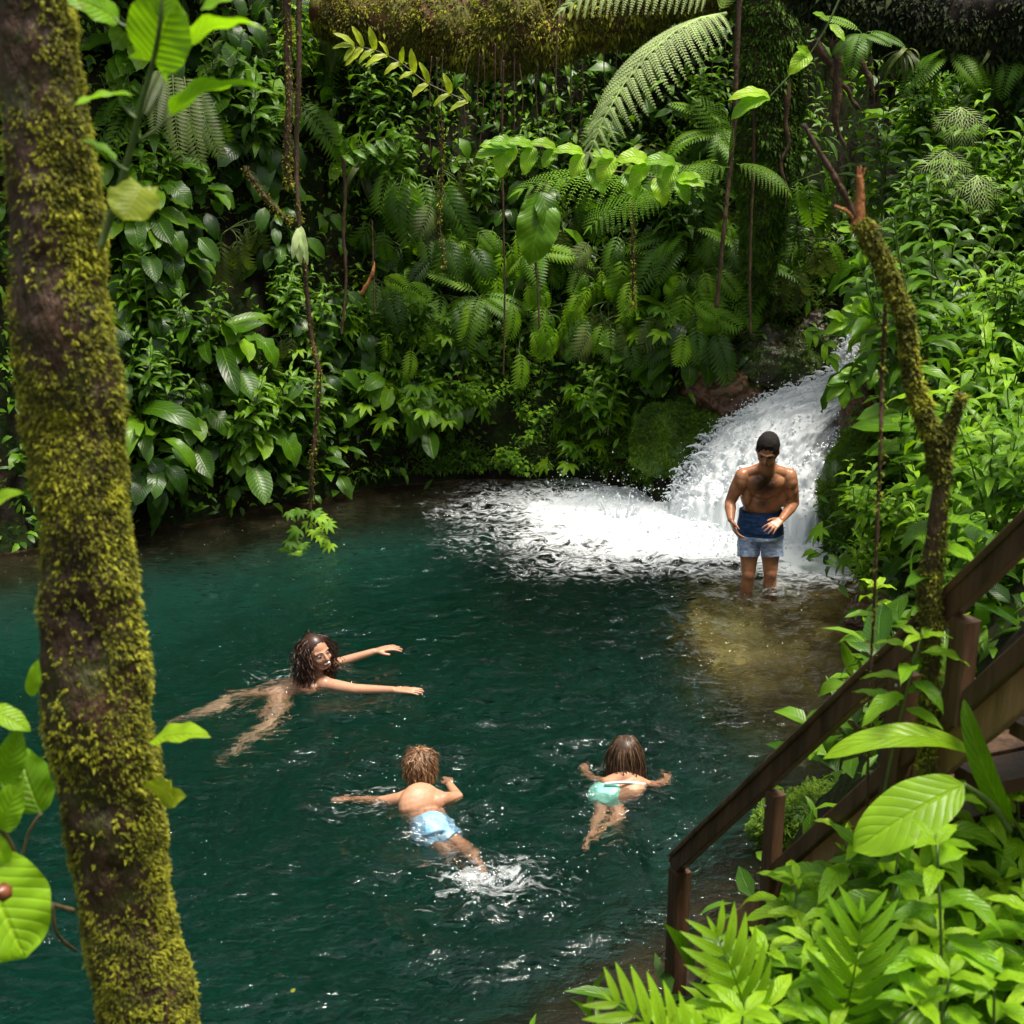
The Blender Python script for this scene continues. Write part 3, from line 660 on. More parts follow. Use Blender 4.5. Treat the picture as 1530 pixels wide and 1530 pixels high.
PROTO['strap_leaf_plant'] = protos('strap_leaf_plant', lambda b, r: gen_rosette(b, T_strap, 26, .42, .05, (-30, 60), 110, rs=r, droop=.9), [M['olive'], M['stem']], 2)

def put(name, px, py, scale, label, cat='plant', group=None, push=0.0, Y=None, tilt=0.0, rz=None):
    if Y is None:
        p = hit(px, py)
        if p is None: p = PY(px, py, 15.5)
    else: p = PY(px, py, Y)
    if Y is None and nearfall(p[0], p[1]) < .55: return None
    n = tnormal(p); a = math.atan2(n[0], -n[1]) if Y is None else 0.0
    a = float(np.clip(a, -.9, .9)) * .7
    if px > 1200: a = a * .5 - .25
    p = p - np.array([0, 1, 0]) * push
    return plant(name, int(rng.integers(len(PROTO[name]))), tuple(p), a + rng.normal(0, .25) if rz is None else rz, scale * rng.uniform(.85, 1.15), label, cat, group, tilt)
# regions of the far bank: (x0,x1,y0,y1,count,[(kind,weight)],scale,label table)
LAB = {'broadleaf_plant': 'mid green broad leaved plant', 'glossy_plant': 'dark glossy leaved plant', 'split_leaf_plant': 'green plant with deeply split drooping leaves',
       'dark_split_leaf_plant': 'dull olive plant with deeply split hanging leaves', 'bright_split_leaf_plant': 'bright green plant with feathery split leaves', 'fern': 'arching green fern',
       'leafy_shrub': 'green shrub with pointed leaves', 'bright_shrub': 'light green pointed leaved shrub', 'small_herb': 'small light green herb',
       'long_leaf_plant': 'tall plant with long paddle shaped leaves', 'palmate_plant': 'plant with finger like leaflets', 'strap_leaf_plant': 'epiphyte with hanging strap leaves'}
CATS = {'fern': 'fern', 'leafy_shrub': 'shrub', 'bright_shrub': 'shrub', 'small_herb': 'herb'}
REG = [
 (190, 450, -60, 230, 17, 'on the upper left of the far bank', dict(broadleaf_plant=2, leafy_shrub=3, glossy_plant=2, fern=1), 1.0),
 (430, 700, -60, 130, 9, 'at the top of the bank beside the mossy log', dict(strap_leaf_plant=2, leafy_shrub=2, bright_shrub=2, fern=1), .9),
 (150, 320, 230, 480, 17, 'on the far bank beside the leaning trunk', dict(broadleaf_plant=4, glossy_plant=2, bright_shrub=1), .85),
 (330, 520, 300, 500, 7, 'in the dark hollow of the far bank', dict(dark_split_leaf_plant=3, glossy_plant=2), .8),
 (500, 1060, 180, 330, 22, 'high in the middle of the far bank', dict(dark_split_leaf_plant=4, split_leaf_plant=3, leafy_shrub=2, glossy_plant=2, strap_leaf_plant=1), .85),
 (560, 1110, 340, 500, 48, 'across the middle of the far bank', dict(bright_split_leaf_plant=7, split_leaf_plant=7, dark_split_leaf_plant=2, fern=1), .74),
 (180, 470, 480, 700, 26, 'low on the left of the far bank', dict(broadleaf_plant=4, long_leaf_plant=2, glossy_plant=4, leafy_shrub=4), .95),
 (430, 700, 470, 640, 26, 'beneath the hanging roots of the far bank', dict(leafy_shrub=4, palmate_plant=3, glossy_plant=3, broadleaf_plant=2, small_herb=2), .75),
 (560, 900, 560, 700, 20, 'on the mossy foot of the far bank', dict(small_herb=6, palmate_plant=2, leafy_shrub=1), .8),
 (950, 1080, 470, 560, 10, 'above the rocks left of the waterfall', dict(broadleaf_plant=3, glossy_plant=3, long_leaf_plant=1, palmate_plant=1), .85),
 (1000, 1200, 180, 470, 18, 'behind the mossy hanging trunk', dict(split_leaf_plant=3, leafy_shrub=3, dark_split_leaf_plant=3, fern=2), .85),
 (1190, 1290, 390, 470, 6, 'above the top of the waterfall', dict(bright_shrub=2, fern=2, leafy_shrub=2), .8),
]
for x0, x1, y0, y1, cnt, where, mixd, s0 in REG:
    names = list(mixd); w = np.array([mixd[k] for k in names], float); w /= w.sum()
    for k in range(cnt):
        px = rng.uniform(x0, x1); py = rng.uniform(y0, y1); nm = names[rng.choice(len(names), p=w)]
        put(nm, px, py, s0 * 1.22, f'{LAB[nm]} {where}', CATS.get(nm, 'plant'), f'plants {where}', push=rng.uniform(.1, .38))
# right bank shrubs: farther (top) to nearer (bottom)
REGR = [(1345, 1560, 130, 300, 20, 12.6, 14.0, 'high right of the waterfall', dict(bright_shrub=4, leafy_shrub=5, fern=1, broadleaf_plant=1), 1.0),
        (1310, 1560, 290, 480, 26, 9.5, 12.0, 'on the bank above the broken tree', dict(bright_shrub=4, leafy_shrub=5, broadleaf_plant=1), 1.05),
        (1350, 1580, 470, 700, 24, 7.0, 8.8, 'on the slope behind the broken tree', dict(bright_shrub=4, leafy_shrub=5, broadleaf_plant=1, long_leaf_plant=1), .95),
        (1290, 1360, 640, 860, 6, 8.2, 9.3, 'beside the mossy rock face', dict(bright_shrub=3, palmate_plant=1), .55),
        (1400, 1580, 690, 900, 16, 5.0, 6.6, 'between the broken tree and the handrail', dict(bright_shrub=5, broadleaf_plant=1), .75)]
for x0, x1, y0, y1, cnt, ya, yb, where, mixd, s0 in REGR:
    names = list(mixd); w = np.array([mixd[k] for k in names], float); w /= w.sum()
    for k in range(cnt):
        px = rng.uniform(x0, x1); py = rng.uniform(y0, y1); nm = names[rng.choice(len(names), p=w)]
        p = PY(px, py, rng.uniform(ya, yb)); h = float(height(np.array([p[0]]), np.array([p[1]]))[0])
        z = min(p[2], max(h, p[2] - .3)); sc_ = s0 * 1.3
        o = plant(nm, int(rng.integers(len(PROTO[nm]))), (p[0], p[1], p[2] - .2 if p[2] - .2 > h - .3 else h - .05), rng.normal(-.35, .4), sc_ * rng.uniform(.7, 1.35), f'{LAB[nm]} {where}', CATS.get(nm, 'plant'), f'plants {where}')

# undergrowth: leaves that cover the banks as one mass
def cover(name, n, xr, yr, T, sz, mats, label, zmin=.05, up=.5, seed=0, dens=None, lift=.05, stickout=.0):
    b = MB(); rs = np.random.default_rng(seed); tot = 0
    while tot < n:
        m = 20000; x = rs.uniform(*xr, m); y = rs.uniform(*yr, m); e = .05; h = height(x, y)
        hx = height(x + e, y) - height(x - e, y); hy = height(x, y + e) - height(x, y - e)
        N = nrm(np.stack([-hx / (2 * e), -hy / (2 * e), np.ones(m)], -1)); area = 1 / N[:, 2]
        keep = (h > zmin) & (nearfall(x, y) > .30) & (rs.random(m) < np.clip(area / 4, 0, 1)) & (h < 8)
        P = np.stack([x, y, h], -1)
        if dens is not None: keep &= rs.random(m) < dens(P)
        P = P[keep][:n - tot]; N = N[keep][:n - tot]; k = len(P); tot += k
        if k == 0: break
        P = P + N * rs.uniform(0, lift, k)[:, None] - np.array([0, 0, .0])
        D = nrm(N * rs.uniform(.2, .9, (k, 1)) + rs.normal(0, .55, (k, 3)) + np.array([0, 0, up]) * rs.uniform(-1, 1, (k, 1)))
        NN = nrm(N * .5 + np.array([0, -.1, .8]) + rs.normal(0, .3, (k, 3)))
        S = sz * rs.lognormal(0, .35, k); cl = .5 + .5 * fbm(P, 1.2, 3, seed + 5.); rd = np.clip(cl * .6 + rs.random(k) * .5, 0, 1)
        ch = rs.integers(0, len(T), k)
        for q in range(len(T)):
            s_ = ch == q; b.inst(T[q], P[s_], D[s_], NN[s_], S[s_], rd[s_], int(q % len(mats)))
    o = b.build(name, mats); tag(o, label, kind='stuff'); return o
hol = lambda P: 1 - .96 * np.exp(-(((P[:, 0] - 3.3) / .85) ** 2 + ((P[:, 2] - 3.2) / 1.1) ** 2)) * (P[:, 1] > 11.5)
dhole = lambda P: hol(P) * (1 - .8 * sst(1.15, .7, P[:, 2]) * sst(-2.0, -1.0, P[:, 0]) * sst(3.5, 2.5, P[:, 0]) * (P[:, 1] > 10)) * (1 - .93 * np.exp(-(((P[:, 0] - 2.45) / .75) ** 2 + ((P[:, 2] - 1.0) / .75) ** 2)) * (P[:, 1] > 10)) * np.clip(1.0 - 1.1 * np.exp(-(((P[:, 0] + 2.6) / 1.3) ** 2 + ((P[:, 2] - 2.3) / .8) ** 2)) * (P[:, 1] > 10), .03, 1)
cover('undergrowth', 26000, (-9, 7), (9.2, 16), T_cheap + T_cheapl, .125, [M['dark'], M['mid'], M['dark'], M['mid']], 'dense mass of small leaves covering the far bank', up=.5, seed=1, dens=dhole, lift=.25)
cover('undergrowth', 9000, (1.5, 9), (3.8, 14), T_cheapl + T_cheap, .14, [M['mid'], M['dark'], M['dark'], M['mid']], 'dense mass of leaves covering the right bank', seed=2, lift=.3, dens=hol)
cover('undergrowth', 5000, (-9, 6), (-5, 4.2), T_cheapl + T_cheap, .13, [M['mid'], M['bright'], M['dark'], M['mid']], 'low leafy growth on the near bank', seed=3, lift=.12)
cover('undergrowth', 6000, (-14, -6), (-4, 17), T_cheapl + T_cheap, .22, [M['mid'], M['dark'], M['dark'], M['mid']], 'leafy growth on the left bank outside the view', seed=4, lift=.3)
mossd = lambda P: (sst(2.3, .9, P[:, 2]) * sst(-1.9, -.9, P[:, 0]) * (P[:, 1] > 10.5) + .04) * np.clip(.4 + 1.8 * fbm(P, 1.6, 3, 3.), 0, 1)
cover('moss', 40000, (-3.5, 3.2), (10.5, 14.5), T_blade, .055, [M['mossg'], M['mossg']], 'short green moss carpeting the foot of the far bank', zmin=.12, up=-.3, seed=5, dens=mossd, lift=.02)
cover('fine_plants', 14000, (-5, 4), (10.5, 15), T_blade + T_cheap, .07, [M['mid'], M['bright'], M['mid'], M['bright']], 'tiny leaves growing between the larger plants of the far bank', zmin=.2, up=.2, seed=6, dens=dhole, lift=.12)

b = MB(); n = 9000; P = np.stack([rng.uniform(-8, -1.8, n), rng.uniform(10.0, 13.5, n), rng.uniform(5.2, 7.6, n)], -1)  # unseen overhead leaves, added to keep sun off the far bank
P = P[(fbm(P * np.array([1, 1, .6]), .9, 3, 50.) > .06) & (P[:, 2] > 5.0 + .25 * (12 - P[:, 1]))]; n = len(P)
for q in range(2):
    b.inst((T_cheap + T_cheapl)[q], P[q::2], nrm(rng.normal(size=(len(P[q::2]), 3)) * np.array([1, 1, .4]) + np.array([0, 0, -.3])), nrm(rng.normal(0, .35, (len(P[q::2]), 3)) + np.array([0, 0, 1])), rng.uniform(.18, .36, len(P[q::2])), rng.random(len(P[q::2])), q)
tag(b.build('shade_canopy', [M['dark'], M['mid']]), 'unseen mass of leaves added above the far bank to shade it', kind='stuff')

# ------------------------------------------------------------------ mossy trunk, log, vines
def moss_on(b, V, dirs, n, size, mat=0, seed=0, thr=.0, out=.8, down=.7, fs=4.0, sel=None, T=T_moss, per=5):
    rs = np.random.default_rng(seed); a, c = V.shape[:2]; i = rs.integers(0, a - 1, n); j = rs.integers(0, c, n)
    f = rs.random((n, 1)); P = V[i, j] * (1 - f) + V[i + 1, j] * f; f = rs.random((n, 1)); P = P * (1 - f) + V[i, (j + 1) % c] * f
    N = dirs[i, j]; m = fbm(P * np.array([1, 1, .55]), fs, 4, seed + 2.)
    keep = m > thr - .25 * rs.random(n)
    if sel is not None: keep &= rs.random(n) < sel(P, N)
    P, N, m = P[keep], N[keep], m[keep]; k = len(P)
    cl = fbm(P * np.array([1, 1, 1.6]), fs * 5, 2, 8.) * 1.5
    for q in range(per):
        D = nrm(N * out + rs.normal(0, .45, (k, 3)) + np.array([0, 0, -down]) * rs.uniform(0, 1, (k, 1)))
        b.inst(T[q % len(T)], P + N * (.2 * size * np.clip(m + cl, -.3, 1))[:, None] + rs.normal(0, size * .35, (k, 3)), D, N * .3 + np.array([0, -.3, 1.]), size * rs.lognormal(0, .35, k) * (1 + .6 * np.clip(m, -.5, 1)), np.clip(.5 + .5 * cl + .35 * m + rs.normal(0, .18, k), 0, 1), mat)
tr = empty('mossy_tree', tuple(PY(60, 1530, 2.5) * np.array([1, 1, 0]) + np.array([0, 0, .8])))
tag(tr, 'leaning tree trunk coated in thick yellow green moss at the left', 'tree')
TP = [(40, -260, 125), (48, -60, 128), (52, 60, 132), (66, 200, 146), (78, 330, 160), (86, 450, 168), (104, 600, 160), (116, 720, 160), (126, 820, 156), (134, 930, 166), (142, 1040, 190), (160, 1150, 168), (172, 1250, 158), (190, 1370, 152), (214, 1500, 160), (232, 1620, 172), (260, 1800, 200)]
pts = np.array([PY(x, y, 2.55) for x, y, w in TP]); zc = np.array([proj(p)[2] for p in pts]); rad = np.array([w for _, _, w in TP]) / 2 / F_PX * zc * .80
b = MB(); V, dirs = b.tube(pts, rad, 96, steps=420, bump=.022, bs=9)
reparent(b.build('trunk', M['bark']), tr)
b = MB()
moss_on(b, V, dirs, 34000, .0066, seed=11, thr=.08, per=8, fs=4.5, sel=lambda P, N: 1 - .75 * sst(2.75, 3.1, P[:, 2]) * sst(.5, -.2, N[:, 0]), T=T_mossf)
moss_on(b, V, dirs, 16000, .0078, seed=12, thr=-.1, per=8, fs=6, T=T_mossf, sel=lambda P, N: sst(.2, .9, N[:, 0]) * .9 + .08 * (P[:, 2] < 2.6))
moss_on(b, V, dirs, 14000, .0078, seed=13, thr=-.30, per=8, fs=5, T=T_mossf, sel=lambda P, N: np.exp(-((P[:, 2] - (2.55 + 0)) / .22) ** 2) * 1.0 + .9 * np.exp(-((P[:, 2] - (1.98)) / .10) ** 2))
tag(reparent(b.build('moss', M['moss']), tr), kind='stuff')

lg = empty('mossy_log', tuple(PY(800, 40, 11.6))); tag(lg, 'thick fallen log with orange brown moss across the top of the bank', 'log')
b = MB(); pts = [PY(480, 20, 12.3), PY(620, 40, 12.0), PY(760, 48, 11.7), PY(880, 20, 11.6), PY(1010, -25, 11.5), PY(1150, -45, 11.4), PY(1350, -50, 11.3), PY(1600, -20, 11.2)]
V, dirs = b.tube(pts, [.22, .30, .34, .32, .30, .34, .42, .5], 40, steps=160, bump=.10, bs=3); reparent(b.build('trunk', M['logbark']), lg)
b = MB(); moss_on(b, V, dirs, 22000, .030, seed=21, thr=-.08, per=4, down=1.4, fs=2.0, T=T_mossf); tag(reparent(b.build('moss', M['moss']), lg), kind='stuff')
# dark ledge over the top right
lg = empty('fallen_trunk', tuple(PY(1420, 40, 9.0))); tag(lg, 'huge dark fallen trunk spanning the top right corner', 'log')
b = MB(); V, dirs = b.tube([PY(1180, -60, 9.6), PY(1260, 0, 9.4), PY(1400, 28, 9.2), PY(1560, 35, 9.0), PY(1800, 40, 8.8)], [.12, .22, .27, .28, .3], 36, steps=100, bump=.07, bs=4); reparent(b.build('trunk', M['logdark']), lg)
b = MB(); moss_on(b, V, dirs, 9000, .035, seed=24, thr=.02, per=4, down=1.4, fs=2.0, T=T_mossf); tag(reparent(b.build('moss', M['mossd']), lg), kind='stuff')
for k_, (x_, y_) in enumerate(((1290, 55), (1350, 78), (1415, 85), (1470, 80), (1520, 85))):
    put('strap_leaf_plant' if k_ % 2 else 'fern', x_, y_, .55, 'small plant hanging from the underside of the dark fallen trunk', 'plant', 'plants hanging from the dark fallen trunk', Y=9.0)
# mossy hanging trunk
lg = empty('mossy_tree', tuple(PY(1140, 420, 11.2))); tag(lg, 'upright trunk wrapped in green moss left of the dark hollow', 'tree')
b = MB(); V, dirs = b.tube([PY(1160, -80, 11.1), PY(1150, 60, 11.1), PY(1148, 180, 11.15), PY(1140, 290, 11.3), PY(1132, 380, 11.7), PY(1130, 470, 12.4)], [.30, .27, .24, .20, .16, .14], 30, steps=110, bump=.07, bs=4); reparent(b.build('trunk', M['bark']), lg)
b = MB(); moss_on(b, V, dirs, 16000, .030, seed=22, thr=-.2, per=4, down=1.2, fs=2.5, T=T_mossf); tag(reparent(b.build('moss', M['mossg']), lg), kind='stuff')
# dark root mass in the top right hollow
for i, (x0, y0, x1, y1, r, lab) in enumerate([(1235, -30, 1262, 230, .09, 'dark thick root hanging in the hollow nearest the mossy hanging trunk'), (1262, -30, 1300, 150, .07, 'dark twisted root hanging in the middle of the hollow'),
        (1215, 60, 1290, 170, .05, 'brown slanting root crossing the dark hollow'), (1180, 120, 1172, 310, .035, 'smooth brown root hanging in front of the mossy hanging trunk')]):
    b = MB(); m = 7; t = np.linspace(0, 1, m)
    b.tube([PY(x0 + (x1 - x0) * q + rng.normal(0, 5), y0 + (y1 - y0) * q, 10.9) for q in t], np.linspace(r, r * .12, m), 12, steps=50, bump=r * .35, bs=9)
    tag(b.build('root', M['vine']), lab, 'root', 'roots hanging from the top of the bank')

def moss_rock(o, n, size, thr, seed, mat):
    me = o.data; V = np.empty(len(me.vertices) * 3); me.vertices.foreach_get('co', V); N = np.empty(len(V)); me.vertices.foreach_get('normal', N)
    V = V.reshape(-1, 3); N = N.reshape(-1, 3); r_ = np.random.default_rng(seed); i = r_.integers(0, len(V), n); i = i[(fbm(V[i], 3.0, 4, seed * 1.) > thr - .3 * np.clip(N[i, 2], 0, 1)) & (N[i, 2] > -.3)]
    P = V[i] + r_.normal(0, .012, (len(i), 3)); b = MB()
    for q in range(4): b.inst(T_mossf[q % 3], P + r_.normal(0, size * .5, P.shape), nrm(N[i] + r_.normal(0, .5, P.shape) + np.array([0, 0, -.3])), np.array([0, -.3, 1.]), size * r_.lognormal(0, .35, len(i)), np.clip(.5 + .9 * fbm(P, 6., 3, 3.) + r_.normal(0, .15, len(i)), 0, 1))
    m = b.build('moss', M[mat], o); tag(m, kind='stuff')
for k_, o in enumerate([o for o in col.objects if o.name.startswith('boulder')]):
    v = o['label']; n_, th_, mt = (26000, -.22, 'mossg') if ('moss covered' in v or 'bright green' in v) else (9000, .0, 'mossg') if 'moss' in v else (900, .2, 'moss')
    moss_rock(o, n_, .022, th_, k_ + 3, mt)
def vine(pts, Y, r, label, mat='vine', name='vine', moss=0, steps=70, group='vines and roots hanging over the bank', cat='vine'):
    b = MB(); P = np.array([PY(x, y, Y + rng.normal(0, .02)) for x, y in pts])
    V, d = b.tube(P, np.linspace(r, r * .7, len(P)), 8, steps=steps, bump=r * .35, bs=30)
    if moss: moss_on(b, V, d, moss, .008 if Y < 6 else .018, mat=1, seed=len(label), thr=-.2, per=3, fs=5)
    return tag(b.build(name, [M[mat], M['moss']]), label, cat, group)
vine([(428, -20), (430, 60), (432, 160), (429, 230), (433, 282)], 10.6, .035, 'thick hairy brown root tip hanging near the top left', name='root', moss=500)
vine([(447, -10), (446, 120), (443, 240), (447, 330), (455, 400), (465, 500), (477, 560), (472, 640), (466, 700), (465, 752)], 10.2, .022, 'long crooked vine reaching down to a leafy sprig over the water', moss=500, steps=140)
vine([(512, 232), (516, 290), (513, 350), (517, 420), (510, 500)], 11.0, .016, 'thin orange brown vine hanging under a small leafy tuft')
vine([(752, 90), (750, 200), (752, 320), (754, 440), (752, 560)], 11.2, .010, 'very thin straight vine hanging down the middle of the bank')
vine([(795, 350), (803, 420), (806, 490)], 11.3, .012, 'short pale bare vine under the big hanging leaf')
vine([(662, 180), (660, 260), (657, 330), (664, 400)], 11.3, .010, 'thin vine with mossy beads hanging beside the dark split leaves', moss=150)
vine([(835, -10), (832, 60), (828, 190)], 10.9, .008, 'thin red brown vine hanging from the mossy log')
vine([(1106, -20), (1101, 80), (1098, 170), (1090, 260), (1082, 340), (1070, 460)], 10.8, .024, 'dark slanting vine left of the mossy hanging trunk')
vine([(1131, -20), (1128, 120), (1126, 250), (1122, 340), (1120, 430), (1122, 500)], 10.9, .014, 'black straight vine beside the mossy hanging trunk')
vine([(944, 300), (945, 380), (946, 460)], 11.2, .014, 'beaded mossy vine under the bright fern', moss=160)
vine([(365, 250), (385, 280), (410, 310), (435, 335)], 10.8, .022, 'curved mossy branch in the dark hollow', moss=200)
vine([(540, 440), (556, 410), (558, 390)], 11.5, .02, 'orange bare stem in the dark middle of the bank', mat='fresh')
vine([(560, 470), (558, 400), (556, 330)], 11.5, .008, 'threadlike root above the orange bare stem')
for k in range(16):   # hair roots under the log
    x = rng.uniform(560, 1000); y = 70 + rng.uniform(-10, 30); vine([(x, y), (x + rng.normal(0, 3), y + 50), (x + rng.normal(0, 4), y + rng.uniform(80, 190))], 11.3, .0055, 'fine hair root dangling under the mossy log', name='root', cat='root', steps=14, group='hair roots under the mossy log')
vine([(1326, 380), (1322, 470), (1318, 560), (1316, 650), (1312, 760), (1307, 880), (1302, 980), (1298, 1080), (1296, 1215)], 3.15, .0055, 'long straight liana hanging in front of the waterfall and handrail', moss=160, steps=120)

# ------------------------------------------------------------------ broken tree at right
bt = empty('broken_tree', tuple(PY(1385, 1330, 3.0))); tag(bt, 'thin snapped mossy tree with orange broken top in front of the handrail', 'tree')
b = MB(); pts = [(1372, 1480, .05), (1376, 1330, .048), (1380, 1230, .046), (1386, 1100, .044), (1392, 960, .046), (1388, 880, .062), (1398, 800, .05), (1404, 720, .045), (1398, 665, .05), (1378, 615, .038), (1362, 560, .036), (1352, 480, .034), (1330, 420, .032), (1305, 365, .030), (1283, 330, .030)]
V, d = b.tube([PY(x, y, 3.000) for x, y, r in pts], [r * .44 for *_, r in pts], 24, steps=170, bump=.005, bs=20); reparent(b.build('trunk', M['bark']), bt)
bm_ = MB(); moss_on(bm_, V, d, 9000, .0075, seed=31, thr=-.12, per=4, fs=6)
b = MB(); V, d = b.tube([PY(1398, 668, 3.000), PY(1415, 645, 2.987), PY(1438, 588, 2.974)], [.017, .015, .012], 16, steps=40, bump=.008, bs=20); reparent(b.build('branch', M['bark']), bt)
moss_on(bm_, V, d, 2000, .0075, seed=32, thr=-.2, per=4, fs=6)
tag(reparent(bm_.build('moss', M['moss']), bt), kind='stuff')
b = MB(); b.tube([PY(1281, 335, 3.000), PY(1285, 300, 3.000), PY(1285, 262, 3.000)], [.016, .011, .008], 12, steps=24, bump=.004, bs=50)
for q in range(5): b.tube([PY(1285 + rng.normal(0, 2), 272, 3.000), PY(1284 + rng.normal(0, 4), 252 - rng.uniform(0, 8), 3.000)], [.004, .001], 5, steps=5)
tag(reparent(b.build('broken_stub', M['fresh']), bt), 'splintered orange wood stub')
b = MB(); V, d = b.tube([PY(1278, 330, 3.000), PY(1262, 292, 2.987), PY(1232, 240, 2.974), PY(1200, 186, 2.961)], [.0085, .0078, .0062, .0048], 10, steps=50, bump=.002, bs=60); reparent(b.build('branch', M['vine']), bt)
b = MB(); b.tube([PY(1278, 335, 3.000), PY(1268, 318, 2.987), PY(1247, 308, 2.974)], [.006, .0045, .0026], 8, steps=16, bump=.002, bs=40); b.tube([PY(1290, 340, 3.000), PY(1306, 338, 2.981), PY(1318, 341, 2.968)], [.004, .0026, .0014], 6, steps=12); reparent(b.build('twig', M['fresh']), bt)

# ------------------------------------------------------------------ handrail and stairs
A = PC(1022, 1288, 4.55); B = PC(1530, 806, 2.95)
dh = nrm((B - A) * np.array([1, 1, 0])); side = np.array([dh[1], -dh[0], 0]);   # horizontal, away from the pool
if side[0] < 0: side = -side
nrmS = side
def PS(px, py, off=0.0):
    d = ray(px, py); A2 = A + side * off; t = ((A2 - CAM) @ nrmS) / (d @ nrmS); return CAM + d * t
def beam(b, p, q, wd, hh, mat=0, up=None, jit=.0015):
    """box from p to q: wd along side, hh along up"""
    d = nrm(q - p); s = side; u = nrm(np.cross(s, d)); u = u if u[2] > 0 else -u
    if abs(d[2]) > .95: u = dh
    m = max(2, int(np.linalg.norm(q - p) / .08)); prof = [(-1, -.8), (-.8, -1), (.8, -1), (1, -.8), (1, .8), (.8, 1), (-.8, 1), (-1, .8)]
    Vs = []
    for i in range(m + 1):
        c = p + (q - p) * i / m
        for x, y in prof: 
            xx = x * wd / 2 if abs(x) == 1 else np.sign(x) * (wd / 2 - .004); yy = y * hh / 2 if abs(y) == 1 else np.sign(y) * (hh / 2 - .004)
            Vs.append(c + s * xx + u * yy)
    Vs = np.array(Vs); Vs = Vs + nrm(Vs - p) * 0 + (vn(Vs, 14., 3.)[:, None] * u + vn(Vs, 11., 9.)[:, None] * s) * jit
    i, j = np.meshgrid(np.arange(m), np.arange(8), indexing='ij'); Q = np.stack([i * 8 + j, i * 8 + (j + 1) % 8, (i + 1) * 8 + (j + 1) % 8, (i + 1) * 8 + j], -1).reshape(-1, 4)
    e = [[3, 2, 1, 0], [4, 3, 0, 7], [7, 6, 5, 4]]; k = m * 8
    Q = np.concatenate([Q, e, [[k, k + 1, k + 2, k + 3], [k + 7, k, k + 3, k + 4], [k + 4, k + 5, k + 6, k + 7]]])
    b.add(Vs, Q, None, .5, mat)
stair = empty('staircase', tuple(PS(1016, 1480))); tag(stair, 'wet brown wooden staircase with handrail going down into the pool', 'stairs')
def wpart(name, fn, mat='wood'):
    b = MB(); fn(b); return reparent(b.build(name, M[mat], smooth=False), stair)
ext = lambda p, q, k: (p, p + (q - p) * k)
p, q = ext(PS(1010, 1292), PS(1530, 803), 1.25); dlt = np.array([0, 0, -.035])
wpart('top_rail', lambda b: (beam(b, p, q, .040, .060)))
wpart('rail_cap', lambda b: (beam(b, p + np.array([0, 0, .045]), q + np.array([0, 0, .045]), .062, .018)))
p, q = ext(PS(1152, 1308), PS(1530, 972), 1.25)
wpart('lower_rail', lambda b: beam(b, p + side * .0, q, .034, .048))
p, q = ext(PS(1040, 1428), PS(1530, 1016), 1.25)
wpart('stringer', lambda b: beam(b, p + side * .05, q + side * .05, .040, .085), 'woodl')
for (x, ya, yb, w) in ((1016, 1300, 1560, .062), (1159, 1185, 1420, .048), (1352, 1005, 1240, .062), (1443, 925, 1085, .055)):
    p = PS(x, ya); q = np.array([p[0], p[1], PS(x, yb)[2]]); wpart('post', lambda b: beam(b, q, p, w, w))
b = MB()
for x, y in ((1154, 1202), (1352, 1022)):
    P_ = PS(x, y) - side * .028; b.inst(DROP, [P_], [side], (0, .01, 1), .007, .5)
reparent(b.build('bolt', M['metal']), stair)
p0, q0 = ext(PS(1040, 1450), PS(1530, 1040), 1.25); p0 = p0 + side * .08; q0 = q0 + side * .08
ns_ = 10
for k in range(ns_):
    c = p0 + (q0 - p0) * (k + .3) / ns_; 
    def tread(b, c=c):
        e = c + side * .85 - np.array([0, 0, .04]); d = nrm(e - c); s_ = dh
        for (dy, w_) in ((-.07, .12), (.07, .12)):
            Vs = []
            for t in (0, 1):
                for x, z in ((-w_ / 2, -.02), (w_ / 2, -.02), (w_ / 2, .02), (-w_ / 2, .02)): Vs.append(c + (e - c) * t + s_ * (dy + x) + np.array([0, 0, z]))
            b.add(Vs, [[0, 1, 2, 3], [7, 6, 5, 4], [0, 4, 5, 1], [1, 5, 6, 2], [2, 6, 7, 3], [3, 7, 4, 0]])
    wpart('tread', tread)
wpart('stringer', lambda b: beam(b, p0 + side * .90 - np.array([0, 0, .30]), q0 + side * .90 - np.array([0, 0, .30]), .05, .12))

# ------------------------------------------------------------------ explicit leaves helper
def hero_leaf(b, base, tip, W, Yb, Yt, T=None, nh=(0, -.5, .8), rnd=.5, mat=0, droop=.5, a=.6, bb=.8, basew=0., wave=.06, fold=.2, twist=0.0):
    Yt = Yb + float(np.clip(Yt - Yb, -.05, .05)); p = PY(*base, Yb); q = PY(*tip, Yt); L = np.linalg.norm(q - p)
    V, Q, UV = leaf(W, a, bb, 14, 8, droop, fold, wave, basew, twist); end = V[(14) * 9 + 4]; s = L / np.linalg.norm(end)
    D = nrm(q - p); an = math.atan2(-end[2], end[1])      # template's chord dips below Y: rotate it back
    Xx = nrm(np.cross(D, np.array(nh, float))); Zz = np.cross(Xx, D); D2 = D * math.cos(an) + Zz * math.sin(an)
    b.inst((V, Q, UV), [p], [D2], [nh], s, rnd, mat); return p, q

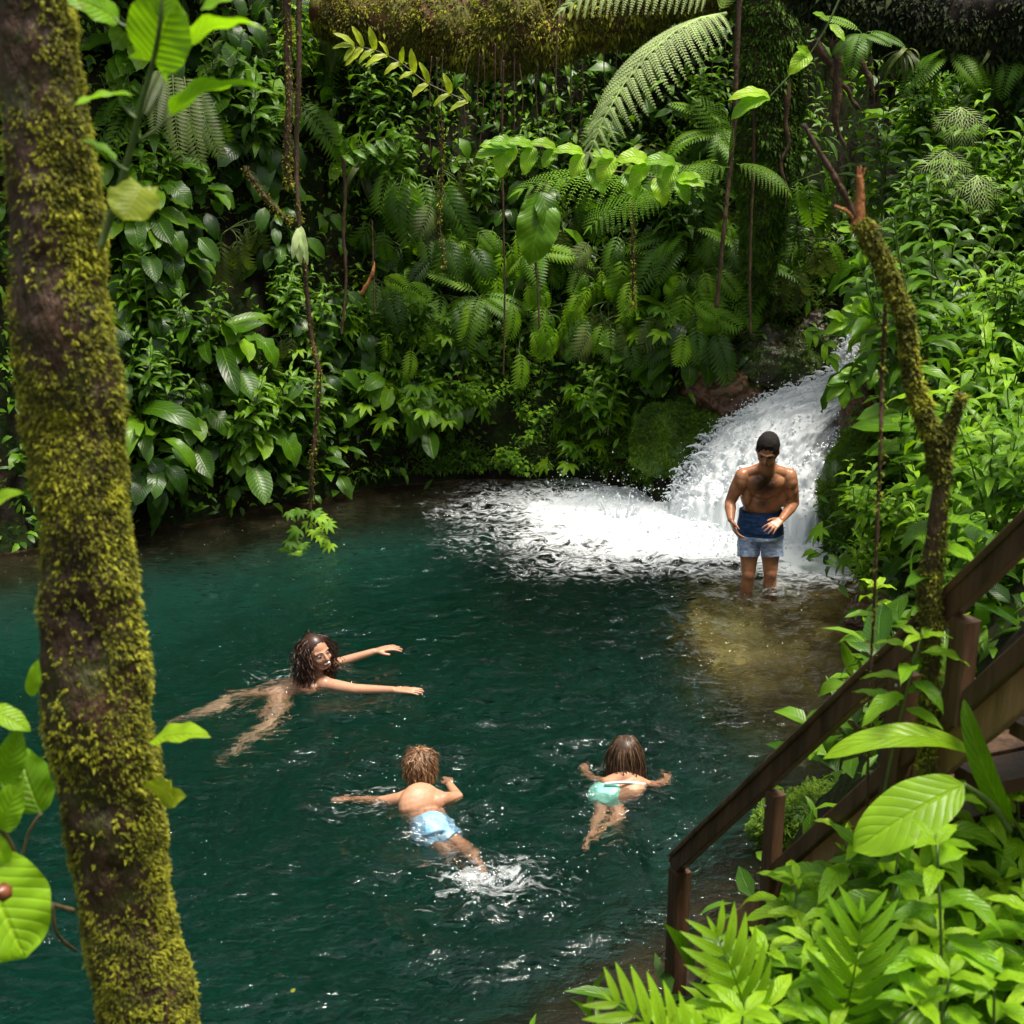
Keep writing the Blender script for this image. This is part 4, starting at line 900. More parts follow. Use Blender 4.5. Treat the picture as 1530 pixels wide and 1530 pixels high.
# sapling against the trunk, top left
sp = empty('sapling', tuple(PY(160, 345, 2.35))); tag(sp, 'young shoot with large light green leaves beside the mossy trunk', 'sapling')
b = MB(); b.tube([PY(150, 370, 2.35), PY(160, 340, 2.35), PY(182, 270, 2.33), (PY(200, 205, 2.3)), PY(210, 160, 2.28), PY(228, 95, 2.25), PY(240, 30, 2.2), PY(246, -60, 2.2)], [.007, .007, .0065, .006, .0055, .0045, .004, .003], 8, steps=50)
for (x0, y0, x1, y1) in ((232, 92, 275, 70), (205, 178, 178, 150), (208, 210, 255, 172), (192, 255, 168, 238), (190, 40, 170, 25)): b.tube([PY(x0, y0, 2.28), PY((x0 + x1) / 2, (y0 + y1) / 2 + 3, 2.28), PY(x1, y1, 2.28)], [.003, .0025, .002], 6, steps=8)
reparent(b.build('stem', M['stem']), sp)
b = MB()
hero_leaf(b, (230, 92), (262, -2), 1.0, 2.25, 2.15, nh=(0, -1, .25), rnd=.45, basew=.7, a=.45, bb=.45, droop=.3, wave=.02)
hero_leaf(b, (275, 70), (396, 44), .42, 2.26, 2.05, nh=(0, .15, 1), rnd=.6, droop=.9)
hero_leaf(b, (178, 32), (92, -8), .6, 2.3, 2.2, nh=(0, -.8, .6), rnd=.5, droop=.5)
hero_leaf(b, (238, 28), (262, -70), .5, 2.2, 2.2, nh=(0, -1, .2), rnd=.9)
hero_leaf(b, (300, 16), (372, -12), .5, 2.2, 2.2, nh=(0, -.6, .8), rnd=.5)
hero_leaf(b, (255, 172), (406, 138), .40, 2.28, 2.0, nh=(0, .10, 1), rnd=.55, droop=.9)
hero_leaf(b, (198, 142), (110, 158), .45, 2.28, 2.2, nh=(0, -.2, 1), rnd=.6, droop=.4)
hero_leaf(b, (174, 240), (120, 208), .45, 2.3, 2.3, nh=(0, -.2, 1), rnd=.5, droop=.5)
b.split('leaf', [M['lush']], sp)
b = MB(); hero_leaf(b, (213, 280), (186, 330), 1.15, 2.3, 2.25, nh=(0, -1, .2), rnd=.55, a=.5, bb=.5, basew=.6, droop=.3); reparent(b.build('yellow_leaf', M['yellow']), sp)
# epiphyte vine leaves at the left edge
sp = empty('climbing_plant', tuple(PY(60, 1330, 2.3))); tag(sp, 'climber with large light green leaves at the left edge by the trunk', 'climbing plant')
b = MB(); b.tube([PY(110, 1360, 2.35), PY(75, 1350, 2.3), PY(55, 1335, 2.2), PY(30, 1290, 2.15), PY(10, 1250, 2.12), PY(-20, 1200, 2.1)], [.005] * 6, 8, steps=30)
b.tube([PY(30, 1290, 2.15), PY(45, 1240, 2.15), PY(62, 1215, 2.15)], [.003] * 3, 6, steps=10); b.tube([PY(112, 1420, 2.4), PY(85, 1395, 2.3), PY(78, 1350, 2.28)], [.004] * 3, 6, steps=10)
reparent(b.build('stem', M['stemb']), sp)
b = MB()
hero_leaf(b, (-25, 1292), (38, 1432), .95, 2.1, 1.98, nh=(.1, -.8, .7), rnd=.8, basew=.6, a=.45, bb=.6, droop=.4)
hero_leaf(b, (62, 1215), (30, 1118), .75, 2.15, 2.2, nh=(0, -1, .2), rnd=.25, a=.5, bb=.6)
hero_leaf(b, (2, 1240), (34, 1160), .5, 2.1, 2.1, nh=(0, -1, .3), rnd=.75)
hero_leaf(b, (-20, 1060), (46, 1092), .5, 2.1, 2.1, nh=(0, -.5, .9), rnd=.7)
hero_leaf(b, (5, 1170), (30, 1085), .45, 2.1, 2.1, nh=(.3, -1, .2), rnd=.6)
hero_leaf(b, (46, 1040), (56, 985), .35, 2.3, 2.3, nh=(.3, -1, .2), rnd=.6)
hero_leaf(b, (10, 1290), (-10, 1240), .5, 2.1, 2.1, nh=(.3, -1, .2), rnd=.8)
hero_leaf(b, (-30, 770), (35, 735), .3, 2.2, 2.1, nh=(0, -.6, .8), rnd=.8)
b.split('leaf', [M['lush']], sp)
b = MB(); b.inst(DROP, [PY(5, 1333, 2.0)], [[1, 0, .1]], (0, -1, .6), .018, .5); tag(reparent(b.build('snail', plain('brown_snail', (.12, .035, .015), .35, (.2, .07, .03))), sp), 'brown rounded bump on the large leaf')
sp = empty('sprout', tuple(PY(232, 1110, 2.4))); tag(sp, 'light green leaves sprouting from the right side of the mossy trunk', 'sprout')
b = MB(); hero_leaf(b, (225, 1108), (314, 1100), .42, 2.45, 2.4, nh=(0, -.3, 1), rnd=.8, mat=0, droop=.5)
hero_leaf(b, (236, 1190), (254, 1166), .8, 2.45, 2.4, nh=(0, -1, .3), rnd=.95, mat=1); hero_leaf(b, (246, 1192), (278, 1188), .55, 2.45, 2.4, nh=(0, -1, .5), rnd=.9, mat=1)
b.split('leaf', [M['lush'], M['yellow']], sp)
for q, (x, y, rnd_) in enumerate([(437, 1478, .7)]):
    b = MB(); p = PZ(x, y, .012); b.inst(leaf(.6, .6, .8, 6, 4, .3, .1), [p + np.array([0, -.02, 0])], [[.2, 1, 0]], (0, 0, 1), .03, .8)
    tag(b.build('floating_leaf', M['yellow']), 'small yellow leaf floating on the water near the trunk', 'leaf')

# ------------------------------------------------------------------ feature ferns and leaves of the bank
FR1 = pinnate(20, .22, 62, .2, 1.2, .05, (.35, .75), sub=15, rach=.007, subL=.115, lift=-.15)
def frond(b, base, tip, Y0, Y1, T, nh, bendk=1.5, rnd=.5, mat=0, s=1.0):
    p = PY(*base, Y0); q = PY(*tip, Y1); D = nrm(q - p); L = np.linalg.norm(q - p)
    e = np.array([0, math.sin(bendk) / bendk, -(1 - math.cos(bendk)) / bendk]); an = math.atan2(-e[2], e[1]); sc_ = L / np.linalg.norm(e) * s
    X_ = nrm(np.cross(D, np.array(nh, float))); Z_ = np.cross(X_, D); b.inst(T, [p], [D * math.cos(an) + Z_ * math.sin(an)], [nh], sc_, rnd, mat)
def feature_fern(name, fr, label, cat='fern', group=None, mat='pale', T=FR1, bendk=1.5, stem=None):
    o = empty(name, tuple(PY(*fr[0][0], fr[0][2]))); tag(o, label, cat, group)
    for (ba, ti, Y0, Y1, nh) in fr:
        b = MB(); frond(b, ba, ti, Y0, Y1, T, nh, bendk, rng.uniform(.4, .8)); reparent(b.build('frond', M[mat]), o)
    return o
feature_fern('tree_fern', [((1085, 20), (902, 268), 4.9, 4.6, (-.7, -.8, .5)), ((1060, -5), (838, 48), 5.0, 4.8, (0, -.75, .75)), ((1075, 15), (1120, -60), 4.9, 4.9, (0, -.8, .5))], 'pale fern fronds hanging down at the top centre')  # pale yellow green comes from the leaf colour
FR2 = pinnate(14, .34, 60, .20, .9, .08, (.4, .75), sub=10, rach=.006, subL=.12, lift=.02)
feature_fern('tree_fern', [((980, 292), (775, 285), 11.0, 10.6, (0, -.45, .9)), ((1000, 290), (1065, 240), 11.0, 10.8, (0, -.5, .8)), ((990, 295), (880, 340), 11.0, 10.5, (0, -.45, .9))], 'green lacy fern spreading flat behind the pale fronds', mat='bright', T=FR2, bendk=.9)
feature_fern('tree_fern', [((1090, 250), (960, 300), 10.6, 10.4, (0, -.45, .9)), ((1095, 235), (1040, 150), 10.6, 10.4, (0, -.8, .5)), ((1100, 245), (1180, 290), 10.6, 10.4, (0, -.45, .9))], 'dark lacy fern against the mossy hanging trunk', mat='mid', T=FR2, bendk=.9)
feature_fern('hanging_fern', [((238, 108), (232, 200), 9.8, 9.6, (0, -1, .2)), ((258, 112), (270, 240), 9.8, 9.6, (0, -1, .2)), ((275, 115), (300, 246), 9.8, 9.6, (0, -1, .2)), ((285, 125), (330, 235), 9.8, 9.6, (0, -1, .2)), ((240, 105), (215, 170), 9.8, 9.6, (0, -1, .2))], 'olive fern with hanging fronds behind the young shoot', mat='olive', T=pinnate(22, .20, 75, .24, .5, .04, (.3, .5), ns=3), bendk=.5)
for (cx, cy, lab) in ((1435, 160, 'topmost of the pale skeletal palms at the right edge'), (1412, 225, 'middle pale skeletal palm at the right edge'), (1460, 262, 'lowest of the pale skeletal palms at the right edge')):
    feature_fern('pale_palm', [((cx, cy), (cx + dx, cy + dy), 8.2, 8.1, (0, -1, .4)) for dx, dy in ((-38, 30), (38, 34), (-18, 52), (20, 55), (2, 60))], lab, 'palm', 'pale skeletal palms at the right edge', 'pale', pinnate(10, .34, 46, .045, .9, .06, (.4, .6), ns=2), .8)
# leafy sprays
def spray(name, stem_pts, Y, leaves, label, mat, smat='stem', r=.006, cat='branch', group=None):
    o = empty(name, tuple(PY(*stem_pts[0], Y))); tag(o, label, cat, group)
    b = MB(); b.tube([PY(x, y, Y) for x, y in stem_pts], np.linspace(r, r * .5, len(stem_pts)), 6, steps=30); reparent(b.build('stem', M[smat]), o)
    b = MB()
    for l in leaves: hero_leaf(b, l[0], l[1], l[2], Y, Y - .05, nh=l[3] if len(l) > 3 else (0, -.7, .7), rnd=rng.uniform(.3, .95), droop=rng.uniform(.3, 1.0))
    reparent(b.build('foliage', M[mat]), o); return o
def alt(stem, n, L, W, dn=.5, sp_=1.0, nh=(0, -.7, .7)):
    """alternating leaves along a pixel polyline"""
    P, _ = resample(np.array([(x, y, 0.) for x, y in stem]), np.zeros(len(stem)), n); T_ = nrm(np.gradient(P, axis=0)); out = []
    for k in range(n):
        for s in (-1, 1):
            a = s * R(rng.uniform(35, 65)); d = np.array([T_[k][0] * math.cos(a) - T_[k][1] * math.sin(a), T_[k][0] * math.sin(a) + T_[k][1] * math.cos(a) + dn]); d = d / np.hypot(*d)
            l = L * rng.uniform(.7, 1.15); out.append(((P[k][0], P[k][1]), (P[k][0] + d[0] * l, P[k][1] + d[1] * l), W * rng.uniform(.85, 1.15), nh))
    out.append(((P[-1][0], P[-1][1]), (P[-1][0] + T_[-1][0] * L, P[-1][1] + T_[-1][1] * L + 6), W, nh)); return out
s_ = [(700, 152), (640, 125), (600, 95), (560, 75), (530, 70)]; spray('leafy_branch', s_, 9.5, alt(s_, 9, 34, .32, .2), 'arching branch with small yellow green leaves at the upper left centre', 'yellow', 'stemb')
s_ = [(1010, 245), (930, 235), (850, 225), (790, 218), (755, 222)]; spray('leafy_branch', s_, 8.0, alt(s_, 8, 46, .52, .75), 'horizontal branch with bright translucent leaves left of the pale fronds', 'lush', 'stemb')
s_ = [(880, 250), (960, 262), (1010, 268)]; spray('leafy_branch', s_, 8.2, alt(s_, 4, 44, .55, .5), 'leafy twig with pale green leaves under the tip of the pale frond', 'bright', 'stemb')
spray('hanging_leaf', [(812, 282), (806, 300)], 9.0, [((806, 290), (778, 352), .5, (0, -1, .1)), ((812, 296), (792, 396), .62, (0, -1, .1)), ((808, 286), (824, 360), .5, (.4, -1, .1))], 'three big drooping leaves hanging at the centre of the bank', 'mid', cat='leaf')
spray('leafy_twig', [(512, 232), (545, 215), (570, 205)], 11.0, alt([(512, 232), (545, 215), (575, 205)], 5, 28, .38, .4), 'small leafy tuft at the top of the thin orange vine', 'mid')
# sprig at the end of the vine over the water
sg = empty('leafy_sprig', tuple(PY(465, 752, 10.2))); tag(sg, 'bright leafy sprig dangling over the water at the end of the long vine', 'sprig')
b = MB(); b.tube([PY(465, 750, 10.2), PY(462, 780, 10.2), PY(455, 800, 10.2), PY(440, 822, 10.15)], [.012, .008, .006, .004], 6, steps=16); b.tube([PY(462, 778, 10.2), PY(480, 795, 10.15), PY(492, 806, 10.1)], [.006, .005, .003], 6, steps=10); reparent(b.build('stem', M['stemb']), sg)
b = MB(); rs = np.random.default_rng(5)
for (x, y) in ((432, 764), (450, 762), (478, 772), (488, 782), (470, 792), (446, 790), (434, 806), (452, 812), (424, 820), (440, 826), (480, 800), (494, 812), (462, 780), (470, 764)):
    a = rs.uniform(-.8, .8); b.inst(T_palm[rs.integers(2)], [PY(x, y, 10.15 + rs.normal(0, .06))], [[math.sin(a), -.5, -.55]], (0, -.6, .8), rs.uniform(.10, .15), rs.random())
reparent(b.build('foliage', M['bright']), sg)
# dangling pale pods on vine
spray('hanging_leaf', [(447, 335), (447, 345)], 10.1, [((447, 340), (437, 388), .22, (0, -1, 0)), ((448, 340), (449, 396), .26, (0, -1, 0)), ((450, 338), (460, 396), .2, (0, -1, 0))], 'cluster of thin pale leaves hanging from the long crooked vine', 'pale', cat='leaf')
# yellow green leaves high right and twig at centre right
spray('leafy_branch', [(1262, -20), (1240, 30), (1212, 78), (1175, 118), (1150, 145)], 6.5, [((1210, 78), (1178, 112), .5, (0, -1, .5)), ((1208, 84), (1190, 70), .5, (0, -1, .5)), ((1150, 145), (1092, 180), .42, (0, -.6, .8)), ((1150, 145), (1088, 150), .35, (0, -.6, .8)), ((1238, 32), (1214, 20), .42), ((1240, 36), (1262, 62), .42)], 'few bright leaves in front of the mossy hanging trunk', 'lush')
spray('leafy_branch', [(1240, 500), (1262, 480), (1290, 468)], 9.0, [((1262, 480), (1232, 470), .5), ((1270, 478), (1232, 500), .45), ((1290, 470), (1258, 462), .5), ((1290, 472), (1262, 500), .5), ((1300, 468), (1290, 440), .5), ((1300, 470), (1270, 445), .5)], 'leafy branch above the narrow top of the waterfall', 'bright')
spray('leafy_branch', [(1310, 555), (1285, 558), (1262, 566)], 8.6, alt([(1310, 550), (1285, 555), (1262, 572)], 5, 36, .42, .3), 'dark leafy branch hanging over the narrow top of the waterfall', 'mid')
spray('leafy_twig', [(1215, 495), (1240, 520)], 9.4, alt([(1205, 492), (1225, 505), (1240, 530)], 4, 24, .42, .3), 'small yellow green twig over the dark rock', 'bright')
# large paddle leaves over stair
def paddle(base, tip, W, Y0, Y1, nh, lab, mat='bright', rnd=.6, stem=None, droop=.7):
    o = empty('paddle_leaf', tuple(PY(*base, Y0))); tag(o, lab, 'leaf', 'large paddle leaves beside the staircase')
    b = MB(); hero_leaf(b, base, tip, W, Y0, Y1, nh=nh, rnd=rnd, droop=droop, a=.6, bb=.6, wave=.03); reparent(b.build('blade', M[mat]), o)
    if stem:
        b = MB(); b.tube([PY(x, y, Y) for x, y, Y in stem], np.linspace(.009, .006, len(stem)), 8, steps=24); reparent(b.build('stalk', M['stem']), o)
paddle((1450, 1124), (1230, 1134), .20, 2.9, 2.9, (0, -.35, 1), 'long light green paddle leaf arching across the lower handrail', 'lush', .7, [(1508, 1225, 2.9), (1480, 1170, 2.9), (1452, 1122, 2.9)], 1.1)
paddle((1440, 1172), (1275, 1272), .44, 2.7, 2.6, (-.1, -.7, .8), 'broad pale green ribbed leaf above the bright thicket', 'bright', .85, [(1508, 1240, 2.8), (1480, 1200, 2.75), (1440, 1172, 2.7)])
paddle((1512, 1230), (1440, 1045), .16, 2.8, 2.8, (-.6, -.8, .2), 'narrow folded leaf standing upright by the staircase', 'bright', .5)

# ------------------------------------------------------------------ near thicket, lower right
LT = [leaf(.33, .75, 1.1, 12, 6, d, f, w) for d, f, w in ((.5, .35, .05), (.9, .25, .08), (1.3, .2, .05))]
rs = np.random.default_rng(99)
NEARP = []
for k in range(16): NEARP.append(None)
def near_plant(px, py, Y, L, ls, lab, mat, group, k):
    top = PY(px, py, Y); h = float(height(np.array([top[0]]), np.array([top[1]]))[0]); root = np.array([top[0] + rs.normal(0, .05), top[1] + rs.normal(0, .05), min(h, top[2] - .2)])
    o = empty('leafy_plant', tuple(root)); tag(o, lab, 'plant', group)
    Ls = np.linalg.norm(top - root); m = 14; t = np.linspace(0, 1, m)[:, None]
    sway = np.array([rs.normal(0, .05), rs.normal(0, .04), 0]); pts = root + (top - root) * t + sway * np.sin(t * math.pi)
    b = MB(); b.tube(pts, np.linspace(.0065, .003, m), 6, steps=24); reparent(b.build('stem', M['stem']), o)
    b = MB(); nd = int(rs.integers(5, 8)); ph = rs.uniform(0, 3.14)
    for i in range(nd):
        f = 1 - (i / nd) * min(1, L / Ls); p = root + (top - root) * f + sway * math.sin(f * math.pi); ph += math.pi / 2 + rs.normal(0, .2)
        for q in (0, math.pi):
            a = ph + q + rs.normal(0, .15); d = np.array([math.cos(a), math.sin(a), rs.uniform(-.1, .35) + (.35 if i == 0 else 0)])
            s = ls * rs.uniform(.8, 1.15) * (.55 if i == 0 else .85 if i == 1 else 1.0)
            b.inst(LT[rs.integers(3)], [p + nrm(d) * .01], [d], [np.array([rs.normal(0, .15), -.2, 1])], s, np.clip(rs.random() * .7 + (.35 if i < 2 else 0), 0, 1), 0)
        if i == 0:
            for q in (1.57, 4.71): b.inst(LT[1], [p], [[math.cos(ph + q), math.sin(ph + q), .6]], (0, -.2, 1), ls * .6, .8, 0)
    reparent(b.build('foliage', M[mat]), o)
spots = []
for row, (y0, Y0, n_, x0, x1) in enumerate(((1300, 3.3, 6, 1230, 1540), (1345, 3.1, 8, 1150, 1560), (1400, 2.9, 9, 1100, 1570), (1450, 2.7, 9, 1000, 1570), (1500, 2.55, 10, 960, 1570), (1550, 2.4, 10, 930, 1580))):
    for k in range(n_): spots.append((x0 + (x1 - x0) * (k + .5) / n_ + rs.normal(0, 14), y0 + rs.normal(0, 20) - (0 if row else 15) - max(0, (x0 + (x1 - x0) * (k + .5) / n_ - 1300)) * .22, Y0 + rs.normal(0, .08)))
for k in range(11): spots.append((1330 + 20 * k + rs.normal(0, 12), 1300 - 4 * k + rs.normal(0, 22), 3.0 + rs.normal(0, .12)))
for k, (x, y, Y_) in enumerate(spots):
    near_plant(x, y - 45 + max(0, 1290 - x) * .30, Y_, .36, rs.uniform(.15, .21), 'light green leafy plant crowding the foreground thicket below the staircase', 'lush' if rs.random() < .7 else 'bright', 'leafy plants in the foreground thicket', k)
near_plant(1400, 1262, 2.5, .3, .15, 'leafy plant overlapping the broad pale ribbed leaf', 'lush', None, 0)
near_plant(1190, 1315, 3.0, .35, .12, 'tall light green seedling in front of the lower stair stringer', 'lush', None, 0)
near_plant(1375, 955, 2.95, .25, .14, 'light green sprout climbing the broken tree at the handrail', 'lush', None, 0)
near_plant(1400, 700, 3.05, .35, .15, 'leafy shoots wrapped round the middle of the broken tree', 'lush', None, 0)
near_plant(1310, 880, 5.0, .3, .16, 'light green plant beside the liana above the flat brown rock', 'lush', None, 0)
near_plant(1480, 1080, 3.4, .3, .14, 'small leafy plant between the handrail posts', 'bright', None, 0)
# compound fern-like sprays at the bottom
for (ba, ti, Y_, lab) in (((1120, 1545), (1075, 1402), 2.6, 'pinnate light green frond in front of the lowest stair post'), ((1060, 1600), (925, 1500), 2.4, 'pinnate light green frond at the bottom edge'), ((1240, 1560), (1290, 1380), 2.5, 'pinnate light green frond rising through the thicket')):
    feature_fern('pinnate_leaf', [(ba, ti, Y_, Y_ - .1, (0, -.8, .6))], lab, 'plant', None, 'lush', pinnate(8, .40, 52, .20, .9, .15, (.3, .35), ns=7), .8)

# ------------------------------------------------------------------ people
SPH = uvs(20, 13)
def ax_frame(d, hint=(0, 0, 1)):
    d = nrm(d); x = np.cross(d, hint)
    if np.linalg.norm(x) < .05: x = np.cross(d, (0, 1, .1))
    x = nrm(x); return x, d, np.cross(x, d)
class Body:
    def __init__(s): s.b = MB()
    def cap(s, p0, r0, p1, r1, flat=1.0, hint=(0, 0, 1)):
        """tapered capsule; flat squeezes it along the hint side"""
        p0 = np.asarray(p0, float); p1 = np.asarray(p1, float); V, Q = uvs(20, 13); x, d, z = ax_frame(p1 - p0, hint)
        top = V[:, 2] > 0; c = np.where(top[:, None], p1, p0); r = np.where(top, r1, r0)[:, None]
        W = c + (V[:, 0:1] * x + V[:, 2:3] * d + V[:, 1:2] * z * flat) * r; s.b.add(W, Q)
    def chain(s, pts, rs, **k):
        for i in range(len(pts) - 1): s.cap(pts[i], rs[i], pts[i + 1], rs[i + 1], **k)
    def ell(s, c, rx, ry, rz, X=(1, 0, 0), Y=(0, 1, 0), Z=(0, 0, 1)):
        V, Q = SPH; s.b.add(np.asarray(c) + V[:, 0:1] * rx * np.array(X, float) + V[:, 1:2] * ry * np.array(Y, float) + V[:, 2:3] * rz * np.array(Z, float), Q)
    def cyl(s, p0, r0, p1, r1, flat=1.0, hint=(0, 0, 1)):
        x, d, z = ax_frame(np.asarray(p1) - np.asarray(p0), hint); n = 20; th = np.linspace(0, 2 * math.pi, n, endpoint=False)
        ri = lambda p, r: np.asarray(p) + (np.cos(th)[:, None] * x + np.sin(th)[:, None] * z * flat) * r
        V = np.concatenate([ri(p0, r0), ri(p1, r1), [p0], [p1]]); j = np.arange(n); j2 = (j + 1) % n; e = np.arange(0, n, 2)
        Q = np.concatenate([np.stack([j, j2, j2 + n, j + n], -1), np.stack([np.full(10, 2 * n), (e + 2) % n, e + 1, e], -1), np.stack([np.full(10, 2 * n + 1), n + e, n + e + 1, n + (e + 2) % n], -1)]); s.b.add(V, Q)
    def hand(s, w, d, pn, th, L=.18, curl=.5, spread=.12):
        """w wrist, d direction to the fingers, pn palm normal (fingers curl towards it), th side the thumb is on"""
        d = nrm(d); pn = nrm(np.array(pn, float) - np.dot(pn, d) * d); t = nrm(np.cross(d, pn)); t = t if np.dot(t, th) > 0 else -t; k = L / .18
        pc = w + d * .05 * k
        for q in (-.024, -.008, .008, .024): s.cap(w + d * .012 * k + t * q * .6 * k, .014 * k, w + d * .085 * k + t * q * 1.15 * k, .0105 * k, hint=pn)
        for q, l, r in ((-1.5, .060, .0068), (-.5, .076, .0075), (.5, .082, .0078), (1.5, .074, .0076)):
            a = w + d * .086 * k + t * q * .0185 * k; dd = nrm(d + t * q * spread)
            c1, c2 = curl * .55, curl * 1.2
            m = a + (dd * math.cos(c1) + pn * math.sin(c1)) * l * .45 * k; e = m + (dd * math.cos(c2) + pn * math.sin(c2)) * l * .35 * k; f = e + (dd * math.cos(c2 * 1.4) + pn * math.sin(c2 * 1.4)) * l * .28 * k
            s.chain([a, m, e, f], [r * 1.2 * k, r * 1.08 * k, r * k, r * .8 * k])
        a = w + d * .025 * k + t * .022 * k; m = a + nrm(t * .8 + d * .75 + pn * .3) * .040 * k; e = m + nrm(t * .35 + d + pn * .25) * .032 * k
        s.chain([a, m, e], [.014 * k, .0105 * k, .0082 * k])
    def head(s, c, f, u, k=1.0, neck=None, nr=.055, child=False, brow=1.0):
        f = nrm(f); u = nrm(np.array(u, float) - np.dot(u, f) * f); r = np.cross(f, u); P = lambda a, b_, c_: c + (r * a + f * b_ + u * c_) * k
        s.ell(P(0, -.012, .028), .074 * k, .094 * k, .086 * k, r, f, u)
        s.ell(P(0, .024, -.030), (.062 if child else .061) * k, .070 * k, .084 * k, r, f, u)
        s.ell(P(0, .050, -.086), .030 * k, .030 * k, .026 * k, r, f, u)
        for q in (-1, 1):
            s.cap(P(q * .060, .0, -.035), .018 * k, P(q * .026, .052, -.088), .020 * k)
            s.ell(P(q * .037, .066, -.030), .022 * k, .020 * k, .018 * k, r, f, u)
            s.ell(P(q * .077, -.008, -.012), .009 * k, .017 * k, .030 * k, r, nrm(f + q * r * .3), u)
            s.cap(P(q * .010, .089 - .010 * (1 - brow), .020), .010 * k, P(q * .050, .070 - .010 * (1 - brow), .020), .009 * k)
        s.cap(P(0, .090, .008), .008 * k, P(0, .112, -.026), .0125 * k); s.ell(P(-.011, .098, -.031), .008 * k, .010 * k, .008 * k, r, f, u); s.ell(P(.011, .098, -.031), .008 * k, .010 * k, .008 * k, r, f, u)
        s.ell(P(0, .084, -.060), .024 * k, .012 * k, .010 * k, r, f, u)
        if neck is not None: s.cap(P(0, -.022, -.055), nr * k, neck, nr * 1.12 * k)
        return P, r, f, u
    def build(s, name, mat, parent, vox=.006, smooth=4, noise=0.0, fac=.5, nsc=30):
        o = s.b.build(name + '_raw', mat); m = o.modifiers.new('r', 'REMESH'); m.mode = 'VOXEL'; m.voxel_size = vox; m.use_smooth_shade = True
        q = o.modifiers.new('s', 'SMOOTH'); q.iterations = smooth; q.factor = fac
        bpy.context.view_layer.update(); me = bpy.data.meshes.new_from_object(o.evaluated_get(bpy.context.evaluated_depsgraph_get()))
        me.materials.clear(); me.materials.append(mat)
        if noise:
            co = np.empty(len(me.vertices) * 3); me.vertices.foreach_get('co', co); co = co.reshape(-1, 3); no = np.empty(len(me.vertices) * 3); me.vertices.foreach_get('normal', no); no = no.reshape(-1, 3)
            co = co + no * (fbm(co * np.array([1, 1, .6]), nsc, 3, 4.)[:, None] * noise); me.vertices.foreach_set('co', co.ravel()); me.update()
        n = o.data; bpy.data.objects.remove(o); bpy.data.meshes.remove(n); o = bpy.data.objects.new(name, me); me.name = name; col.objects.link(o); reparent(o, parent); return o
def face(P, r, f, u, parent, k=1.0, smile=0, eyes=True, br=1.0):
    if eyes:
        for q in (-1, 1):
            b = MB(); V, Q = uvs(12, 8); b.add(P(q * .031, .074, .002) + (V[:, 0:1] * r * .0145 + V[:, 1:2] * f * .011 + V[:, 2:3] * u * .008) * k, Q); b.add(P(q * .031, .0835, .001) + (V[:, 0:1] * r * .0065 + V[:, 1:2] * f * .004 + V[:, 2:3] * u * .0065) * k, Q, mat=1)
            reparent(b.build('eye', [M['eyewhite'], M['eyedark']]), parent)
            b = MB(); b.tube([P(q * .014, .098, .025), P(q * .032, .094, .031), P(q * .052, .080, .026)], [.0042 * k * br, .0044 * k * br, .002 * k * br], 6, steps=8); reparent(b.build('eyebrow', M['hairdark']), parent)
            b = MB(); b.tube([P(q * .016, .084, .006), P(q * .031, .088, .012), P(q * .046, .080, .006)], [.0022 * k * br] * 3, 5, steps=6); reparent(b.build('eyelash', M['hairdark']), parent)
    b = MB()
    if smile:
        V, Q = uvs(14, 8); b.add(P(0, .087, -.062) + (V[:, 0:1] * r * .028 + V[:, 1:2] * f * .011 + V[:, 2:3] * u * .017) * k, Q); reparent(b.build('mouth', M['mouth']), parent)
        b = MB(); b.add(P(0, .091, -.058) + (V[:, 0:1] * r * .024 + V[:, 1:2] * f * .011 + V[:, 2:3] * u * .008) * k, Q); reparent(b.build('teeth', M['teeth']), parent)
    else:
        b.tube([P(-.022, .090, -.060), P(0, .097, -.058), P(.022, .090, -.060)], [.002, .0045, .002], 6, steps=8); b.tube([P(-.018, .089, -.067), P(0, .096, -.068), P(.018, .089, -.067)], [.002, .005, .002], 6, steps=8); reparent(b.build('mouth', M['lips']), parent)
